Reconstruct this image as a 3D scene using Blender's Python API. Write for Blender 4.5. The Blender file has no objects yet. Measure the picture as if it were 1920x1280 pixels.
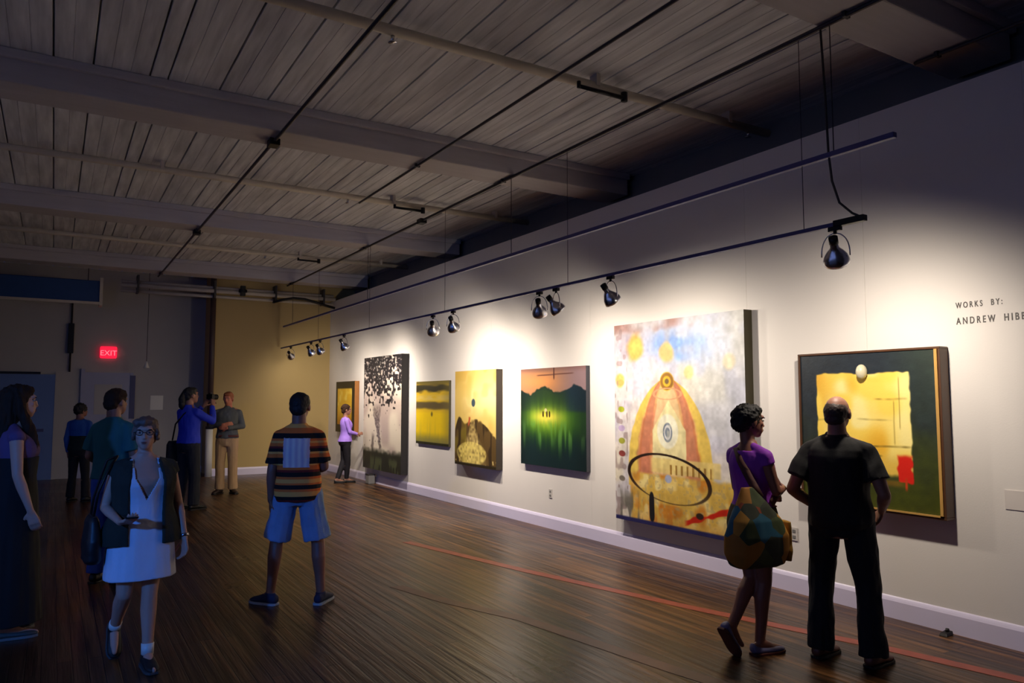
import bpy, math, random
import numpy as np
from mathutils import Vector, Matrix, Quaternion
random.seed(7)
rng = np.random.default_rng(11)
sc = bpy.context.scene
COL = sc.collection

# ------------------------------------------------------------------ camera
FOC = 1400.0
YAW = math.radians(31.486)
PITCH = math.radians(4.411)
CAM_H = 1.68
cd = bpy.data.cameras.new('camera')
cam = bpy.data.objects.new('camera', cd)
COL.objects.link(cam)
cd.sensor_fit = 'HORIZONTAL'
cd.sensor_width = 36.0
cd.lens = 36.0 * FOC / 1920.0
cd.clip_start = 0.05
cam.location = (0, 0, CAM_H)
cam.rotation_euler = (math.pi / 2 + PITCH, 0, -YAW)
sc.camera = cam

# ------------------------------------------------------------------ sky / exposure
SPOT_W = 125.0
SPOT_COL = (1.0, 0.88, 0.74)
world = bpy.data.worlds.new('world')
sc.world = world
world.use_nodes = True
bg = world.node_tree.nodes['Background']
bg.inputs['Color'].default_value = (0.30, 0.42, 1.0, 1)
bg.inputs['Strength'].default_value = 0.8
sc.view_settings.view_transform = 'Standard'
sc.view_settings.look = 'None'
sc.view_settings.exposure = 0.0
sc.view_settings.gamma = 1.0
sc.view_settings.use_curve_mapping = False


# ------------------------------------------------------------------ helpers
def srgb(r, g, b):
    def c(v):
        v = v / 255.0
        return v / 12.92 if v <= 0.04045 else ((v + 0.055) / 1.055) ** 2.4
    return (c(r), c(g), c(b), 1.0)


def tag(o, label=None, cat=None, group=None, kind=None):
    if label: o['label'] = label
    if cat: o['category'] = cat
    if group: o['group'] = group
    if kind: o['kind'] = kind
    return o


def empty(name, loc=(0, 0, 0), rz=0.0, label=None, cat=None, group=None):
    o = bpy.data.objects.new(name, None)
    o.empty_display_size = 0.1
    COL.objects.link(o)
    o.location = loc
    o.rotation_euler = (0, 0, rz)
    return tag(o, label, cat, group)


def unit(v):
    return Vector(v).normalized()


class MB:
    """collects vertices and faces of ONE mesh"""
    def __init__(s):
        s.v = []; s.f = []; s.m = []

    def add(s, vs, fs, mi=0):
        n = len(s.v)
        s.v += [tuple(p) for p in vs]
        s.f += [[i + n for i in f] for f in fs]
        s.m += [mi] * len(fs)
        return s

    def box(s, a, b, mi=0):
        x0, y0, z0 = a; x1, y1, z1 = b
        vs = [(x0, y0, z0), (x1, y0, z0), (x1, y1, z0), (x0, y1, z0), (x0, y0, z1), (x1, y0, z1), (x1, y1, z1), (x0, y1, z1)]
        return s.add(vs, [[0, 3, 2, 1], [4, 5, 6, 7], [0, 1, 5, 4], [1, 2, 6, 5], [2, 3, 7, 6], [3, 0, 4, 7]], mi)

    def loft(s, rings, cap=True, mi=0):
        n = len(rings[0]); vs = [p for r in rings for p in r]; fs = []
        for k in range(len(rings) - 1):
            for i in range(n):
                j = (i + 1) % n
                fs.append([k * n + i, k * n + j, (k + 1) * n + j, (k + 1) * n + i])
        if cap:
            fs.append(list(range(n))[::-1])
            fs.append([(len(rings) - 1) * n + i for i in range(n)])
        return s.add(vs, fs, mi)

    def cyl(s, p0, p1, r0, r1=None, n=12, mi=0):
        r1 = r0 if r1 is None else r1
        p0 = Vector(p0); p1 = Vector(p1)
        d = p1 - p0
        if d.length < 1e-6: return s
        d.normalize()
        a = d.orthogonal().normalized(); b = d.cross(a)
        rings = [[p + (a * math.cos(2 * math.pi * i / n) + b * math.sin(2 * math.pi * i / n)) * r for i in range(n)] for p, r in ((p0, r0), (p1, r1))]
        return s.loft(rings, True, mi)

    def ball(s, c, r, rot=None, n=12, mi=0):
        if isinstance(r, (int, float)): r = (r, r, r)
        c = Vector(c); vs = []; fs = []; h = n // 2
        vs.append(Vector((0, 0, 1)))
        for k in range(1, h):
            t = math.pi * k / h
            for i in range(n):
                p = 2 * math.pi * i / n
                vs.append(Vector((math.sin(t) * math.cos(p), math.sin(t) * math.sin(p), math.cos(t))))
        vs.append(Vector((0, 0, -1)))
        for i in range(n):
            j = (i + 1) % n
            fs.append([0, 1 + i, 1 + j])
            for k in range(h - 2):
                fs.append([1 + k * n + i, 1 + (k + 1) * n + i, 1 + (k + 1) * n + j, 1 + k * n + j])
            fs.append([len(vs) - 1, 1 + (h - 2) * n + j, 1 + (h - 2) * n + i])
        out = []
        for v in vs:
            q = Vector((v.x * r[0], v.y * r[1], v.z * r[2]))
            if rot is not None: q = rot @ q
            out.append(c + q)
        return s.add(out, fs, mi)

    def chain(s, pts, rad, start=True, end=True, n=12):
        """round-jointed tapering tube"""
        for i in range(len(pts) - 1):
            s.cyl(pts[i], pts[i + 1], rad[i], rad[i + 1], n)
        for i, (p, r) in enumerate(zip(pts, rad)):
            if (i == 0 and not start) or (i == len(pts) - 1 and not end): continue
            s.ball(p, r * 0.998, n=n)
        return s

    def tube(s, pts, r, n=8, mi=0):
        """swept tube with shared rings"""
        pts = [Vector(p) for p in pts]; rings = []
        up = None
        for i, p in enumerate(pts):
            d = (pts[min(i + 1, len(pts) - 1)] - pts[max(i - 1, 0)]).normalized()
            if up is None: up = d.orthogonal().normalized()
            a = (up - d * up.dot(d)).normalized(); up = a; b = d.cross(a)
            rr = r[i] if isinstance(r, (list, tuple)) else r
            rings.append([p + (a * math.cos(2 * math.pi * k / n) + b * math.sin(2 * math.pi * k / n)) * rr for k in range(n)])
        return s.loft(rings, True, mi)

    def build(s, name, mat, parent=None, smooth=False, bevel=0.0):
        me = bpy.data.meshes.new(name)
        me.from_pydata(s.v, [], s.f)
        mats = mat if isinstance(mat, (list, tuple)) else [mat]
        for m in mats: me.materials.append(m)
        if len(mats) > 1: me.polygons.foreach_set('material_index', s.m)
        if smooth: me.polygons.foreach_set('use_smooth', [True] * len(me.polygons))
        me.validate(); me.update()
        o = bpy.data.objects.new(name, me)
        COL.objects.link(o)
        if parent is not None: o.parent = parent
        if bevel:
            b = o.modifiers.new('bevel', 'BEVEL'); b.width = bevel; b.segments = 2; b.limit_method = 'ANGLE'
        return o


def struct(name, mb, mat, **k):
    return tag(mb.build(name, mat, **k), kind='structure')


# value noise -------------------------------------------------------
def vnoise3(P, freq, seed=0):
    g = np.random.default_rng(seed).random(4096)
    Q = P * freq + 1000.0
    i = np.floor(Q).astype(np.int64); f = Q - i
    f = f * f * (3 - 2 * f)
    def h(a, b, c): return g[(a * 73856093 ^ b * 19349663 ^ c * 83492791) & 4095]
    r = 0
    for dx in (0, 1):
        for dy in (0, 1):
            for dz in (0, 1):
                w = (f[:, 0] if dx else 1 - f[:, 0]) * (f[:, 1] if dy else 1 - f[:, 1]) * (f[:, 2] if dz else 1 - f[:, 2])
                r = r + w * h(i[:, 0] + dx, i[:, 1] + dy, i[:, 2] + dz)
    return r - 0.5


def n2(u, v, fu, fv, seed=0):
    P = np.stack([u.ravel() * fu, v.ravel() * fv, np.full(u.size, seed * 3.7)], 1)
    return vnoise3(P, 1.0, seed).reshape(u.shape) + 0.0


def blob(mb, name, mat, parent, voxel, smooth=4, noise=0.0, freq=30.0, aniso=(1, 1, 1), seed=1):
    """melt the collected closed shapes into ONE continuous skin"""
    me = bpy.data.meshes.new(name)
    me.from_pydata(mb.v, [], mb.f)
    me.update()
    o = bpy.data.objects.new(name, me)
    COL.objects.link(o)
    r = o.modifiers.new('r', 'REMESH'); r.mode = 'VOXEL'; r.voxel_size = voxel; r.use_smooth_shade = True
    if smooth:
        s = o.modifiers.new('s', 'SMOOTH'); s.factor = 0.5; s.iterations = smooth
    dg = bpy.context.evaluated_depsgraph_get()
    m2 = bpy.data.meshes.new_from_object(o.evaluated_get(dg))
    o.modifiers.clear()
    o.data = m2
    bpy.data.meshes.remove(me)
    m2.name = name
    if noise:
        n = len(m2.vertices)
        co = np.empty(n * 3); m2.vertices.foreach_get('co', co); co = co.reshape(-1, 3)
        no = np.empty(n * 3); m2.vertices.foreach_get('normal', no); no = no.reshape(-1, 3)
        A = np.array(aniso)
        d = vnoise3(co * A, freq, seed) + 0.5 * vnoise3(co * A, freq * 2.1, seed + 1)
        co = co + no * (d * noise)[:, None]
        m2.vertices.foreach_set('co', co.ravel())
        m2.update()
    m2.materials.clear(); m2.materials.append(mat)
    m2.polygons.foreach_set('use_smooth', [True] * len(m2.polygons))
    o.parent = parent
    return o


# materials ---------------------------------------------------------
def newmat(name):
    m = bpy.data.materials.new(name); m.use_nodes = True
    nt = m.node_tree
    return m, nt, nt.nodes['Principled BSDF']


def mat(name, col, rough=0.7, metal=0.0, var=0.12, scale=8.0, bump=0.0, bscale=60.0, spec=0.5, stretch=(1, 1, 1), sheen=0.0):
    m, nt, b = newmat(name)
    c = srgb(*col)
    tc = nt.nodes.new('ShaderNodeTexCoord'); mp = nt.nodes.new('ShaderNodeMapping')
    mp.inputs['Scale'].default_value = stretch
    nt.links.new(tc.outputs['Object'], mp.inputs['Vector'])
    nz = nt.nodes.new('ShaderNodeTexNoise'); nz.inputs['Scale'].default_value = scale; nz.inputs['Detail'].default_value = 5
    nt.links.new(mp.outputs['Vector'], nz.inputs['Vector'])
    mx = nt.nodes.new('ShaderNodeMix'); mx.data_type = 'RGBA'
    mx.inputs['A'].default_value = tuple(v * (1 - var) for v in c[:3]) + (1,)
    mx.inputs['B'].default_value = tuple(min(1, v * (1 + var)) for v in c[:3]) + (1,)
    nt.links.new(nz.outputs['Fac'], mx.inputs['Factor'])
    nt.links.new(mx.outputs['Result'], b.inputs['Base Color'])
    b.inputs['Roughness'].default_value = rough
    b.inputs['Metallic'].default_value = metal
    b.inputs['Specular IOR Level'].default_value = spec
    if sheen: b.inputs['Sheen Weight'].default_value = sheen
    if bump:
        n3 = nt.nodes.new('ShaderNodeTexNoise'); n3.inputs['Scale'].default_value = bscale; n3.inputs['Detail'].default_value = 4
        nt.links.new(mp.outputs['Vector'], n3.inputs['Vector'])
        bp = nt.nodes.new('ShaderNodeBump'); bp.inputs['Strength'].default_value = bump; bp.inputs['Distance'].default_value = 0.01
        nt.links.new(n3.outputs['Fac'], bp.inputs['Height'])
        nt.links.new(bp.outputs['Normal'], b.inputs['Normal'])
    return m


def emit(name, col, s):
    m, nt, b = newmat(name)
    b.inputs['Base Color'].default_value = (0, 0, 0, 1)
    b.inputs['Emission Color'].default_value = tuple(col) + (1,)
    b.inputs['Emission Strength'].default_value = s
    return m


M = {}
M['wall'] = mat('gallery_wall_paint', (226, 220, 214), 0.6, var=0.03, scale=1.5, bump=0.05, bscale=90)
M['backwall'] = mat('back_wall_paint', (186, 160, 104), 0.7, var=0.04, scale=1.2)
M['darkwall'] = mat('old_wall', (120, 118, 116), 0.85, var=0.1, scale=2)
M['farwall'] = mat('far_left_wall_paint', (176, 172, 170), 0.7, var=0.05, scale=2)
M['base'] = mat('baseboard_paint', (222, 214, 240), 0.35, var=0.02)
M['beam'] = mat('painted_timber', (186, 180, 182), 0.75, var=0.12, scale=5, stretch=(0.3, 3, 3), bump=0.2, bscale=20)
M['pipe'] = mat('painted_pipe', (196, 186, 172), 0.5, var=0.1)
M['black'] = mat('black_metal', (26, 24, 24), 0.45, 0.4, var=0.1)
M['conduit'] = mat('grey_conduit', (62, 58, 60), 0.45, 0.5, var=0.1)
M['track'] = mat('lighting_track', (84, 80, 132), 0.45, 0.1, var=0.05)
M['chrome'] = mat('chrome', (214, 214, 220), 0.24, 1.0, var=0.03)
M['bulb'] = emit('bulb_glow', (1.0, 0.88, 0.68), 14.0)
M['white'] = mat('white_plastic', (225, 222, 214), 0.4, var=0.02)
M['grey'] = mat('grey_plastic', (120, 118, 116), 0.5, var=0.03)
M['door'] = mat('door_paint', (158, 160, 186), 0.5, var=0.04)
M['bluedoor'] = mat('blue_door_paint', (92, 118, 172), 0.45, var=0.05)
M['doorframe'] = mat('door_frame_paint', (60, 62, 110), 0.5, var=0.05)
M['bluepanel'] = mat('blue_painted_metal', (30, 66, 124), 0.5, var=0.1)
M['tape'] = mat('red_floor_paint', (140, 62, 46), 0.4, var=0.45, scale=9)
M['tape2'] = mat('faded_red_floor_paint', (100, 60, 44), 0.42, var=0.4, scale=8)
M['ink'] = mat('vinyl_lettering', (58, 46, 40), 0.5, var=0.02)
M['canvas_edge'] = mat('dark_canvas_edge', (46, 38, 30), 0.7, var=0.15)
M['eye'] = mat('eye_white', (150, 142, 136), 0.2, var=0.0)
M['glass'] = mat('spectacle_frame', (30, 26, 26), 0.25, 0.2, var=0.02)


def ceiling_mat():
    m, nt, b = newmat('painted_ceiling_boards')
    geo = nt.nodes.new('ShaderNodeTexCoord')
    mp = nt.nodes.new('ShaderNodeMapping'); mp.inputs['Scale'].default_value = (9, 0.8, 3)
    nt.links.new(geo.outputs['Object'], mp.inputs['Vector'])
    nz = nt.nodes.new('ShaderNodeTexNoise'); nz.inputs['Scale'].default_value = 1.6; nz.inputs['Detail'].default_value = 7
    nt.links.new(mp.outputs['Vector'], nz.inputs['Vector'])
    r = nt.nodes.new('ShaderNodeValToRGB')
    r.color_ramp.elements[0].color = srgb(186, 186, 190); r.color_ramp.elements[0].position = 0.3
    r.color_ramp.elements[1].color = srgb(232, 232, 234); r.color_ramp.elements[1].position = 0.7
    nt.links.new(nz.outputs['Fac'], r.inputs['Fac'])
    nt.links.new(r.outputs['Color'], b.inputs['Base Color'])
    b.inputs['Roughness'].default_value = 0.75
    return m


def floor_mat():
    m, nt, b = newmat('worn_maple_floor')
    L = nt.links.new
    tc = nt.nodes.new('ShaderNodeTexCoord')
    mp = nt.nodes.new('ShaderNodeMapping'); mp.inputs['Rotation'].default_value = (0, 0, math.pi / 2)
    L(tc.outputs['Object'], mp.inputs['Vector'])
    br = nt.nodes.new('ShaderNodeTexBrick')
    br.inputs['Scale'].default_value = 1.0
    br.inputs['Brick Width'].default_value = 1.9; br.inputs['Row Height'].default_value = 0.085
    br.inputs['Mortar Size'].default_value = 0.0035; br.inputs['Mortar Smooth'].default_value = 0.2
    br.inputs['Color1'].default_value = srgb(116, 80, 46); br.inputs['Color2'].default_value = srgb(68, 47, 30)
    br.inputs['Mortar'].default_value = srgb(14, 10, 9)
    L(mp.outputs['Vector'], br.inputs['Vector'])
    # large worn patches
    nz = nt.nodes.new('ShaderNodeTexNoise'); nz.inputs['Scale'].default_value = 0.9; nz.inputs['Detail'].default_value = 6
    L(tc.outputs['Object'], nz.inputs['Vector'])
    mp2 = nt.nodes.new('ShaderNodeMapping'); mp2.inputs['Scale'].default_value = (14, 0.6, 1)
    L(tc.outputs['Object'], mp2.inputs['Vector'])
    n3 = nt.nodes.new('ShaderNodeTexNoise'); n3.inputs['Scale'].default_value = 1.3; n3.inputs['Detail'].default_value = 6
    L(mp2.outputs['Vector'], n3.inputs['Vector'])
    hs = nt.nodes.new('ShaderNodeHueSaturation')
    r = nt.nodes.new('ShaderNodeMapRange'); r.inputs['From Min'].default_value = 0.3; r.inputs['From Max'].default_value = 0.7
    r.inputs['To Min'].default_value = 0.72; r.inputs['To Max'].default_value = 1.25
    L(nz.outputs['Fac'], r.inputs['Value']); L(r.outputs['Result'], hs.inputs['Value'])
    L(br.outputs['Color'], hs.inputs['Color'])
    mx = nt.nodes.new('ShaderNodeMix'); mx.data_type = 'RGBA'; mx.blend_type = 'MULTIPLY'; mx.inputs['Factor'].default_value = 0.95
    rr = nt.nodes.new('ShaderNodeValToRGB')
    rr.color_ramp.elements[0].color = srgb(92, 76, 68); rr.color_ramp.elements[0].position = 0.34
    rr.color_ramp.elements[1].color = srgb(255, 250, 240); rr.color_ramp.elements[1].position = 0.62
    L(n3.outputs['Fac'], rr.inputs['Fac'])
    L(hs.outputs['Color'], mx.inputs['A']); L(rr.outputs['Color'], mx.inputs['B'])
    L(mx.outputs['Result'], b.inputs['Base Color'])
    r2 = nt.nodes.new('ShaderNodeMapRange'); b.inputs['Specular IOR Level'].default_value = 0.36; r2.inputs['To Min'].default_value = 0.2; r2.inputs['To Max'].default_value = 0.44
    L(nz.outputs['Fac'], r2.inputs['Value']); L(r2.outputs['Result'], b.inputs['Roughness'])
    bp = nt.nodes.new('ShaderNodeBump'); bp.inputs['Strength'].default_value = 0.6; bp.inputs['Distance'].default_value = 0.012
    ad = nt.nodes.new('ShaderNodeMath'); ad.operation = 'SUBTRACT'
    L(n3.outputs['Fac'], ad.inputs[0]); L(br.outputs['Fac'], ad.inputs[1])
    L(ad.outputs[0], bp.inputs['Height']); L(bp.outputs['Normal'], b.inputs['Normal'])
    return m


M['ceil'] = ceiling_mat()
M['floor'] = floor_mat()

# ------------------------------------------------------------------ room shell
WX = 5.6            # face of the gallery wall
WTOP = 4.0          # its top
RX = 6.2            # old outer wall behind it
BY = 17.5           # back wall, right of the column
LY = 18.6           # back wall, left of the column
CZ = 4.52           # underside of the ceiling boards
LX, FY = -6.5, -4.0

struct('floor', MB().box((LX - .2, FY - .2, -0.1), (RX + .2, LY + .2, 0.0)), M['floor'])

mb = MB()
x = LX
dark = [-0.93, -0.55, -.15, .1, .55, .78, 1.22, 1.66, 2.1, 2.7, 3.01, 3.42, 3.6, 4.02, 4.55, 4.95, 5.3]
edges = []
while x < RX:
    edges.append(x); x += 0.145
edges = np.array(edges)
wide = set(int(np.argmin(abs(edges - d))) for d in dark)
for i, e in enumerate(edges):
    g = 0.015 if i in wide else 0.0012
    e1 = e + 0.145
    rings = []
    for yy in (FY, LY):
        rings.append([(e + g, yy, CZ + .045), (e + g, yy, CZ + .004), (e + g + .002, yy, CZ), (e1 - .002, yy, CZ), (e1, yy, CZ + .004), (e1, yy, CZ + .045)])
    mb.loft(rings)
mb.box((LX - .2, FY - .2, CZ + .046), (RX + .2, LY + .2, CZ + .2))
struct('ceiling', mb, M['ceil'])

# gallery wall: drywall panels with tight seams, standing proud of the old wall
seams = [-1.5, 1.2, 2.42, 3.64, 4.86, 7.3, 9.74, 12.18, 14.62, BY]
mb = MB()
for a, b_ in zip(seams[:-1], seams[1:]):
    mb.box((WX, a + .0012, 0), (WX + .12, b_ - .0012, WTOP))
mb.box((WX + .004, -1.5, 0), (WX + .116, BY, WTOP - .004))
struct('wall_right', mb, M['wall'])
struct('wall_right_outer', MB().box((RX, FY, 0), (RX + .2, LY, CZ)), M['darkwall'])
struct('wall_back', MB().box((2.97, BY, 0), (RX, LY, CZ)), M['backwall'])
struct('wall_back_left', MB().box((LX, LY, 0), (2.97, LY + .2, CZ)), M['farwall'])
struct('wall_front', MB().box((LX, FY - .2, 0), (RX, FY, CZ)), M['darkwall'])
# left wall with tall window openings (outside the frame; daylight comes in here)
mb = MB(); wins = [(-2.8, -0.4), (0.4, 2.8), (3.6, 6.0), (7.2, 9.6)]
yy = FY
for a, b_ in wins:
    mb.box((LX - .25, yy, 0), (LX, a, CZ)); mb.box((LX - .25, a, 0), (LX, b_, .9)); mb.box((LX - .25, a, 3.9), (LX, b_, CZ)); yy = b_
mb.box((LX - .25, yy, 0), (LX, LY, CZ))
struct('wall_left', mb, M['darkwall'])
for i, (a, b_) in enumerate(wins):
    w = MB()
    for p in (a, (a + b_) / 2 - .03, b_ - .06): w.box((LX - .18, p, .9), (LX - .1, p + .06, 3.9))
    for z in (.9, 1.9, 2.9, 3.84): w.box((LX - .18, a, z), (LX - .1, b_, z + .06))
    struct('window_%d' % (i + 1), w, M['white'])
    l = bpy.data.lights.new('window_portal', 'AREA'); l.shape = 'RECTANGLE'; l.size = 3.0; l.size_y = b_ - a
    l.cycles.is_portal = True
    lo = bpy.data.objects.new('window_portal', l); COL.objects.link(lo)
    lo.location = (LX - .05, (a + b_) / 2, 2.4); lo.rotation_euler = (0, -math.pi / 2, 0)


def baseboard(a, b_, nrm, name, h=.165):
    a = Vector(a); b_ = Vector(b_); n = Vector(nrm)
    prof = [(0, 0), (.022, 0), (.022, h - .035), (.016, h - .02), (.010, h - .008), (.004, h), (0, h)]
    rings = [[p + n * q[0] + Vector((0, 0, q[1])) for q in prof] for p in (a, b_)]
    struct(name, MB().loft(rings), M['base'])


baseboard((WX, BY, 0), (WX, -1.5, 0), (-1, 0, 0), 'baseboard_right')
baseboard((2.97, BY, 0), (WX, BY, 0), (0, -1, 0), 'baseboard_back')
baseboard((1.62, LY, 0), (2.97, LY, 0), (0, -1, 0), 'baseboard_back_left', .15)

# ceiling timbers ----------------------------------------------------
beamdefs = [(-1.1, 'behind the camera'), (2.70, 'nearest main beam crossing the top right corner'),
            (7.15, 'main beam crossing the ceiling above the middle of the gallery'), (11.75, 'second farthest main beam'), (16.35, 'farthest main beam, close to the back wall')]
for i, (y, t) in enumerate(beamdefs):
    mb = MB().box((LX, y, 4.25), (6.1, y + .45, CZ))
    mb.box((LX, y - .05, 4.44), (6.1, y, CZ))
    o = mb.build('ceiling_beam', M['beam'], bevel=.012)
    tag(o, kind='structure'); o.name = 'trim_beam_%d' % (i + 1)

# sprinkler mains half-way between the beams
for y, t in ((5.05, 'nearest white painted cross pipe under the ceiling boards'), (9.65, 'middle white painted cross pipe under the ceiling boards'), (14.3, 'farthest white painted cross pipe under the ceiling boards')):
    r = empty('sprinkler_pipe', (0, y, 4.42), 0, t, 'pipe')
    MB().tube([(LX, 0, 0), (RX, 0, 0)], .04, 14).build('pipe', M['pipe'], r, True)
    for xx in (-1.2, 1.0, 3.95, 5.6):
        MB().box((xx - .02, -.05, -.01), (xx + .02, .05, .1)).build('hanger', M['pipe'], r)
    for xx in (2.05, 5.9) if y < 6 else (3.3,):
        k = MB().cyl((xx, 0, -.04), (xx, 0, -.085), .016, .012)
        k.cyl((xx, 0, -.09), (xx, 0, -.094), .034, .034)
        k.build('sprinkler_head', M['chrome'], r, True)

# dark strut rods clipped under each cross pipe
for y, xa, xb, t in ((4.98, 3.72, 4.22, 'black rod clipped below the nearest cross pipe'), (9.58, 3.95, 4.38, 'black rod clipped below the middle cross pipe'), (14.22, 3.9, 4.3, 'black rod clipped below the farthest cross pipe')):
    r = empty('ceiling_rod', ((xa + xb) / 2, y, 4.345), 0, t, 'rod')
    h = (xb - xa) / 2
    MB().cyl((-h, 0, 0), (h, 0, 0), .017, .02, 10).build('rod', M['black'], r, True)
    MB().cyl((h, 0, -.03), (h, 0, .05), .03, .03, 12).build('clamp', M['black'], r, True)
    MB().cyl((-h, 0, -.015), (-h, 0, .04), .018, .018, 12).build('clamp', M['black'], r, True)

# long conduits running the length of the room under the beams
def conduit(X, y0, y1, z, r, label, boxes=()):
    o = empty('electrical_conduit', (X, y0, z), 0, label, 'conduit')
    n = 24
    MB().tube([(0, (y1 - y0) * k / n, 0.0) for k in range(n + 1)], r, 8).build('conduit_tube', M['conduit'], o, True)
    for (_, b2) in ((0, 2.925), (0, 7.375), (0, 11.975), (0, 16.575)):
        if y0 < b2 < y1:
            MB().box((-.03, b2 - y0 - .012, -.016), (.03, b2 - y0 + .012, .022)).build('strap', M['conduit'], o)
    for b2 in boxes:
        MB().box((-.05, b2 - y0 - .07, -.045), (.05, b2 - y0 + .07, .022)).build('junction_box', M['black'], o, bevel=.006)
    return o


conduit(1.765, -1, 17.0, 4.228, .017, 'leftmost dark conduit running lengthwise under the ceiling beams', (7.42, 12.1))
conduit(3.30, -1, 9.2, 4.230, .0135, 'dark conduit between the leftmost one and the one above the track')
conduit(4.40, -1, 16.9, 4.228, .018, 'dark conduit directly above the lighting track', (9.66,))
conduit(5.50, -1, 3.1, 4.230, .014, 'short dark conduit at top right beside the gallery wall')

# ------------------------------------------------------------------ light tracks
TX, TZ = 4.4, 2.84
tr = empty('lighting_track', (TX, 2.9, TZ), 0, 'long dark track that carries the chrome spotlights in front of the paintings', 'lighting track')
MB().box((-.017, 0, -.014), (.017, 14.4, .014)).build('rail', M['track'], tr, bevel=.003)
MB().box((-.024, -.06, -.018), (.024, .16, .024)).build('end_feed', M['black'], tr, bevel=.004)
pts = [Vector((0, .22, 1.37)), Vector((0, .20, .9)), Vector((0, .19, .5)), Vector((0, .17, .3)), Vector((0, .12, .14)), Vector((0, .03, .05)), Vector((0, -.02, .02))]
MB().tube(pts, .008, 8).build('power_cable', M['conduit'], tr, True)
for y in (3.3, 6.1, 8.9, 11.7, 14.5):
    MB().cyl((0, y - 2.9, .01), (0, y - 2.9, 1.38), .0028, .0028, 6).build('suspension_wire', M['conduit'], tr)
t2 = empty('support_rail', (TX, 2.62, 3.32), 0, 'straight violet-grey rail hung parallel above the lighting track', 'rail')
MB().box((-.02, 0, -.018), (.02, 14.5, .018)).build('rail', M['track'], t2, bevel=.004)
for y in (3.05, 7.2, 11.8, 16.4):
    MB().cyl((0, y - 2.62, .015), (0, y - 2.62, .90), .004, .004, 6).build('hanger_rod', M['conduit'], t2)


def spot_head(y, aim, label, power=1.0, roll=0.0):
    aim = unit(aim)
    o = empty('track_spotlight', (TX, y, TZ - .014), 0, label, 'spotlight', 'chrome spotlights on the long track')
    MB().box((-.016, -.045, -.03), (.016, .045, 0)).build('adapter', M['black'], o, bevel=.003)
    piv = Vector((0, 0, -.20))
    side = aim.cross(Vector((0, 0, 1))).normalized()
    # yoke: a thin hoop from the adapter round both sides of the lamp
    yo = []
    for k in range(19):
        t = math.pi * k / 18
        yo.append(piv + side * (.088 * math.cos(t)) + Vector((0, 0, 1)) * (.155 * math.sin(t) ** .8))
    MB().tube(yo, .0045, 8).build('yoke', M['chrome'], o, True)
    MB().cyl((0, 0, -.03), piv + Vector((0, 0, .15)), .012, .012).build('stem', M['black'], o, True)
    q = aim.to_track_quat('Z', 'X').to_matrix()
    prof = [(.022, -.135), (.026, -.13), (.027, -.075), (.034, -.055), (.055, -.03), (.074, 0.0), (.083, .03), (.084, .05), (.080, .052), (.078, .045), (.060, .02)]
    rings = [[piv + q @ Vector((r * math.cos(2 * math.pi * i / 28), r * math.sin(2 * math.pi * i / 28), z)) for i in range(28)] for r, z in prof]
    hs = MB().loft(rings).build('lamp_housing', M['chrome'], o, True)
    cap = [(.012, -.15), (.029, -.148), (.030, -.10), (.028, -.098)]
    rings = [[piv + q @ Vector((r * math.cos(2 * math.pi * i / 20), r * math.sin(2 * math.pi * i / 20), z)) for i in range(20)] for r, z in cap]
    MB().loft(rings).build('socket', M['black'], o, True)
    rings = [[piv + q @ Vector((r * math.cos(2 * math.pi * i / 20), r * math.sin(2 * math.pi * i / 20), z)) for i in range(20)] for r, z in ((.058, .024), (.05, .034), (.03, .041), (.001, .043))]
    MB().loft(rings).build('bulb', M['bulb'], o, True)
    l = bpy.data.lights.new('spot_beam', 'SPOT'); l.energy = SPOT_W * power; l.color = SPOT_COL
    l.spot_size = math.radians(168); l.spot_blend = 1.0; l.shadow_soft_size = .05
    lo = bpy.data.objects.new('spot_beam', l); COL.objects.link(lo); lo.parent = o
    lo.location = piv + aim * .065
    lo.rotation_euler = aim.to_track_quat('-Z', 'Y').to_euler()
    return o


HEADS = [(3.06, (.80, .40, -1.02), 'largest chrome spotlight, alone at the near end of the track', 1.0),
         (5.42, (.85, .05, -1.02), 'chrome spotlight just left of the top of the tall pale painting', .82),
         (6.31, (.85, -.15, -1.02), 'right one of the middle pair of chrome spotlights', .62),
         (6.62, (.70, .75, -1.02), 'left one of the middle pair of chrome spotlights, facing away', 1.1),
         (8.65, (.70, .60, -1.02), 'right one of the farther pair of chrome spotlights, tilted', 1.3),
         (9.26, (.60, .90, -1.02), 'left one of the farther pair of chrome spotlights, glinting white', 1.7),
         (12.94, (.80, .35, -1.02), 'small spotlight just left of the top of the black speckled painting', 1.6),
         (14.36, (.80, .50, -1.02), 'small spotlight right of the pair in front of the back wall', .6),
         (14.96, (.80, .45, -1.02), 'small spotlight between its two neighbours in front of the back wall', .3),
         (16.48, (.55, .75, -.60), 'farthest spotlight, a bright glint against the yellowish back wall', .12)]
for y, aim, lab, pw in HEADS:
    spot_head(y, aim, lab, pw)

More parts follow.
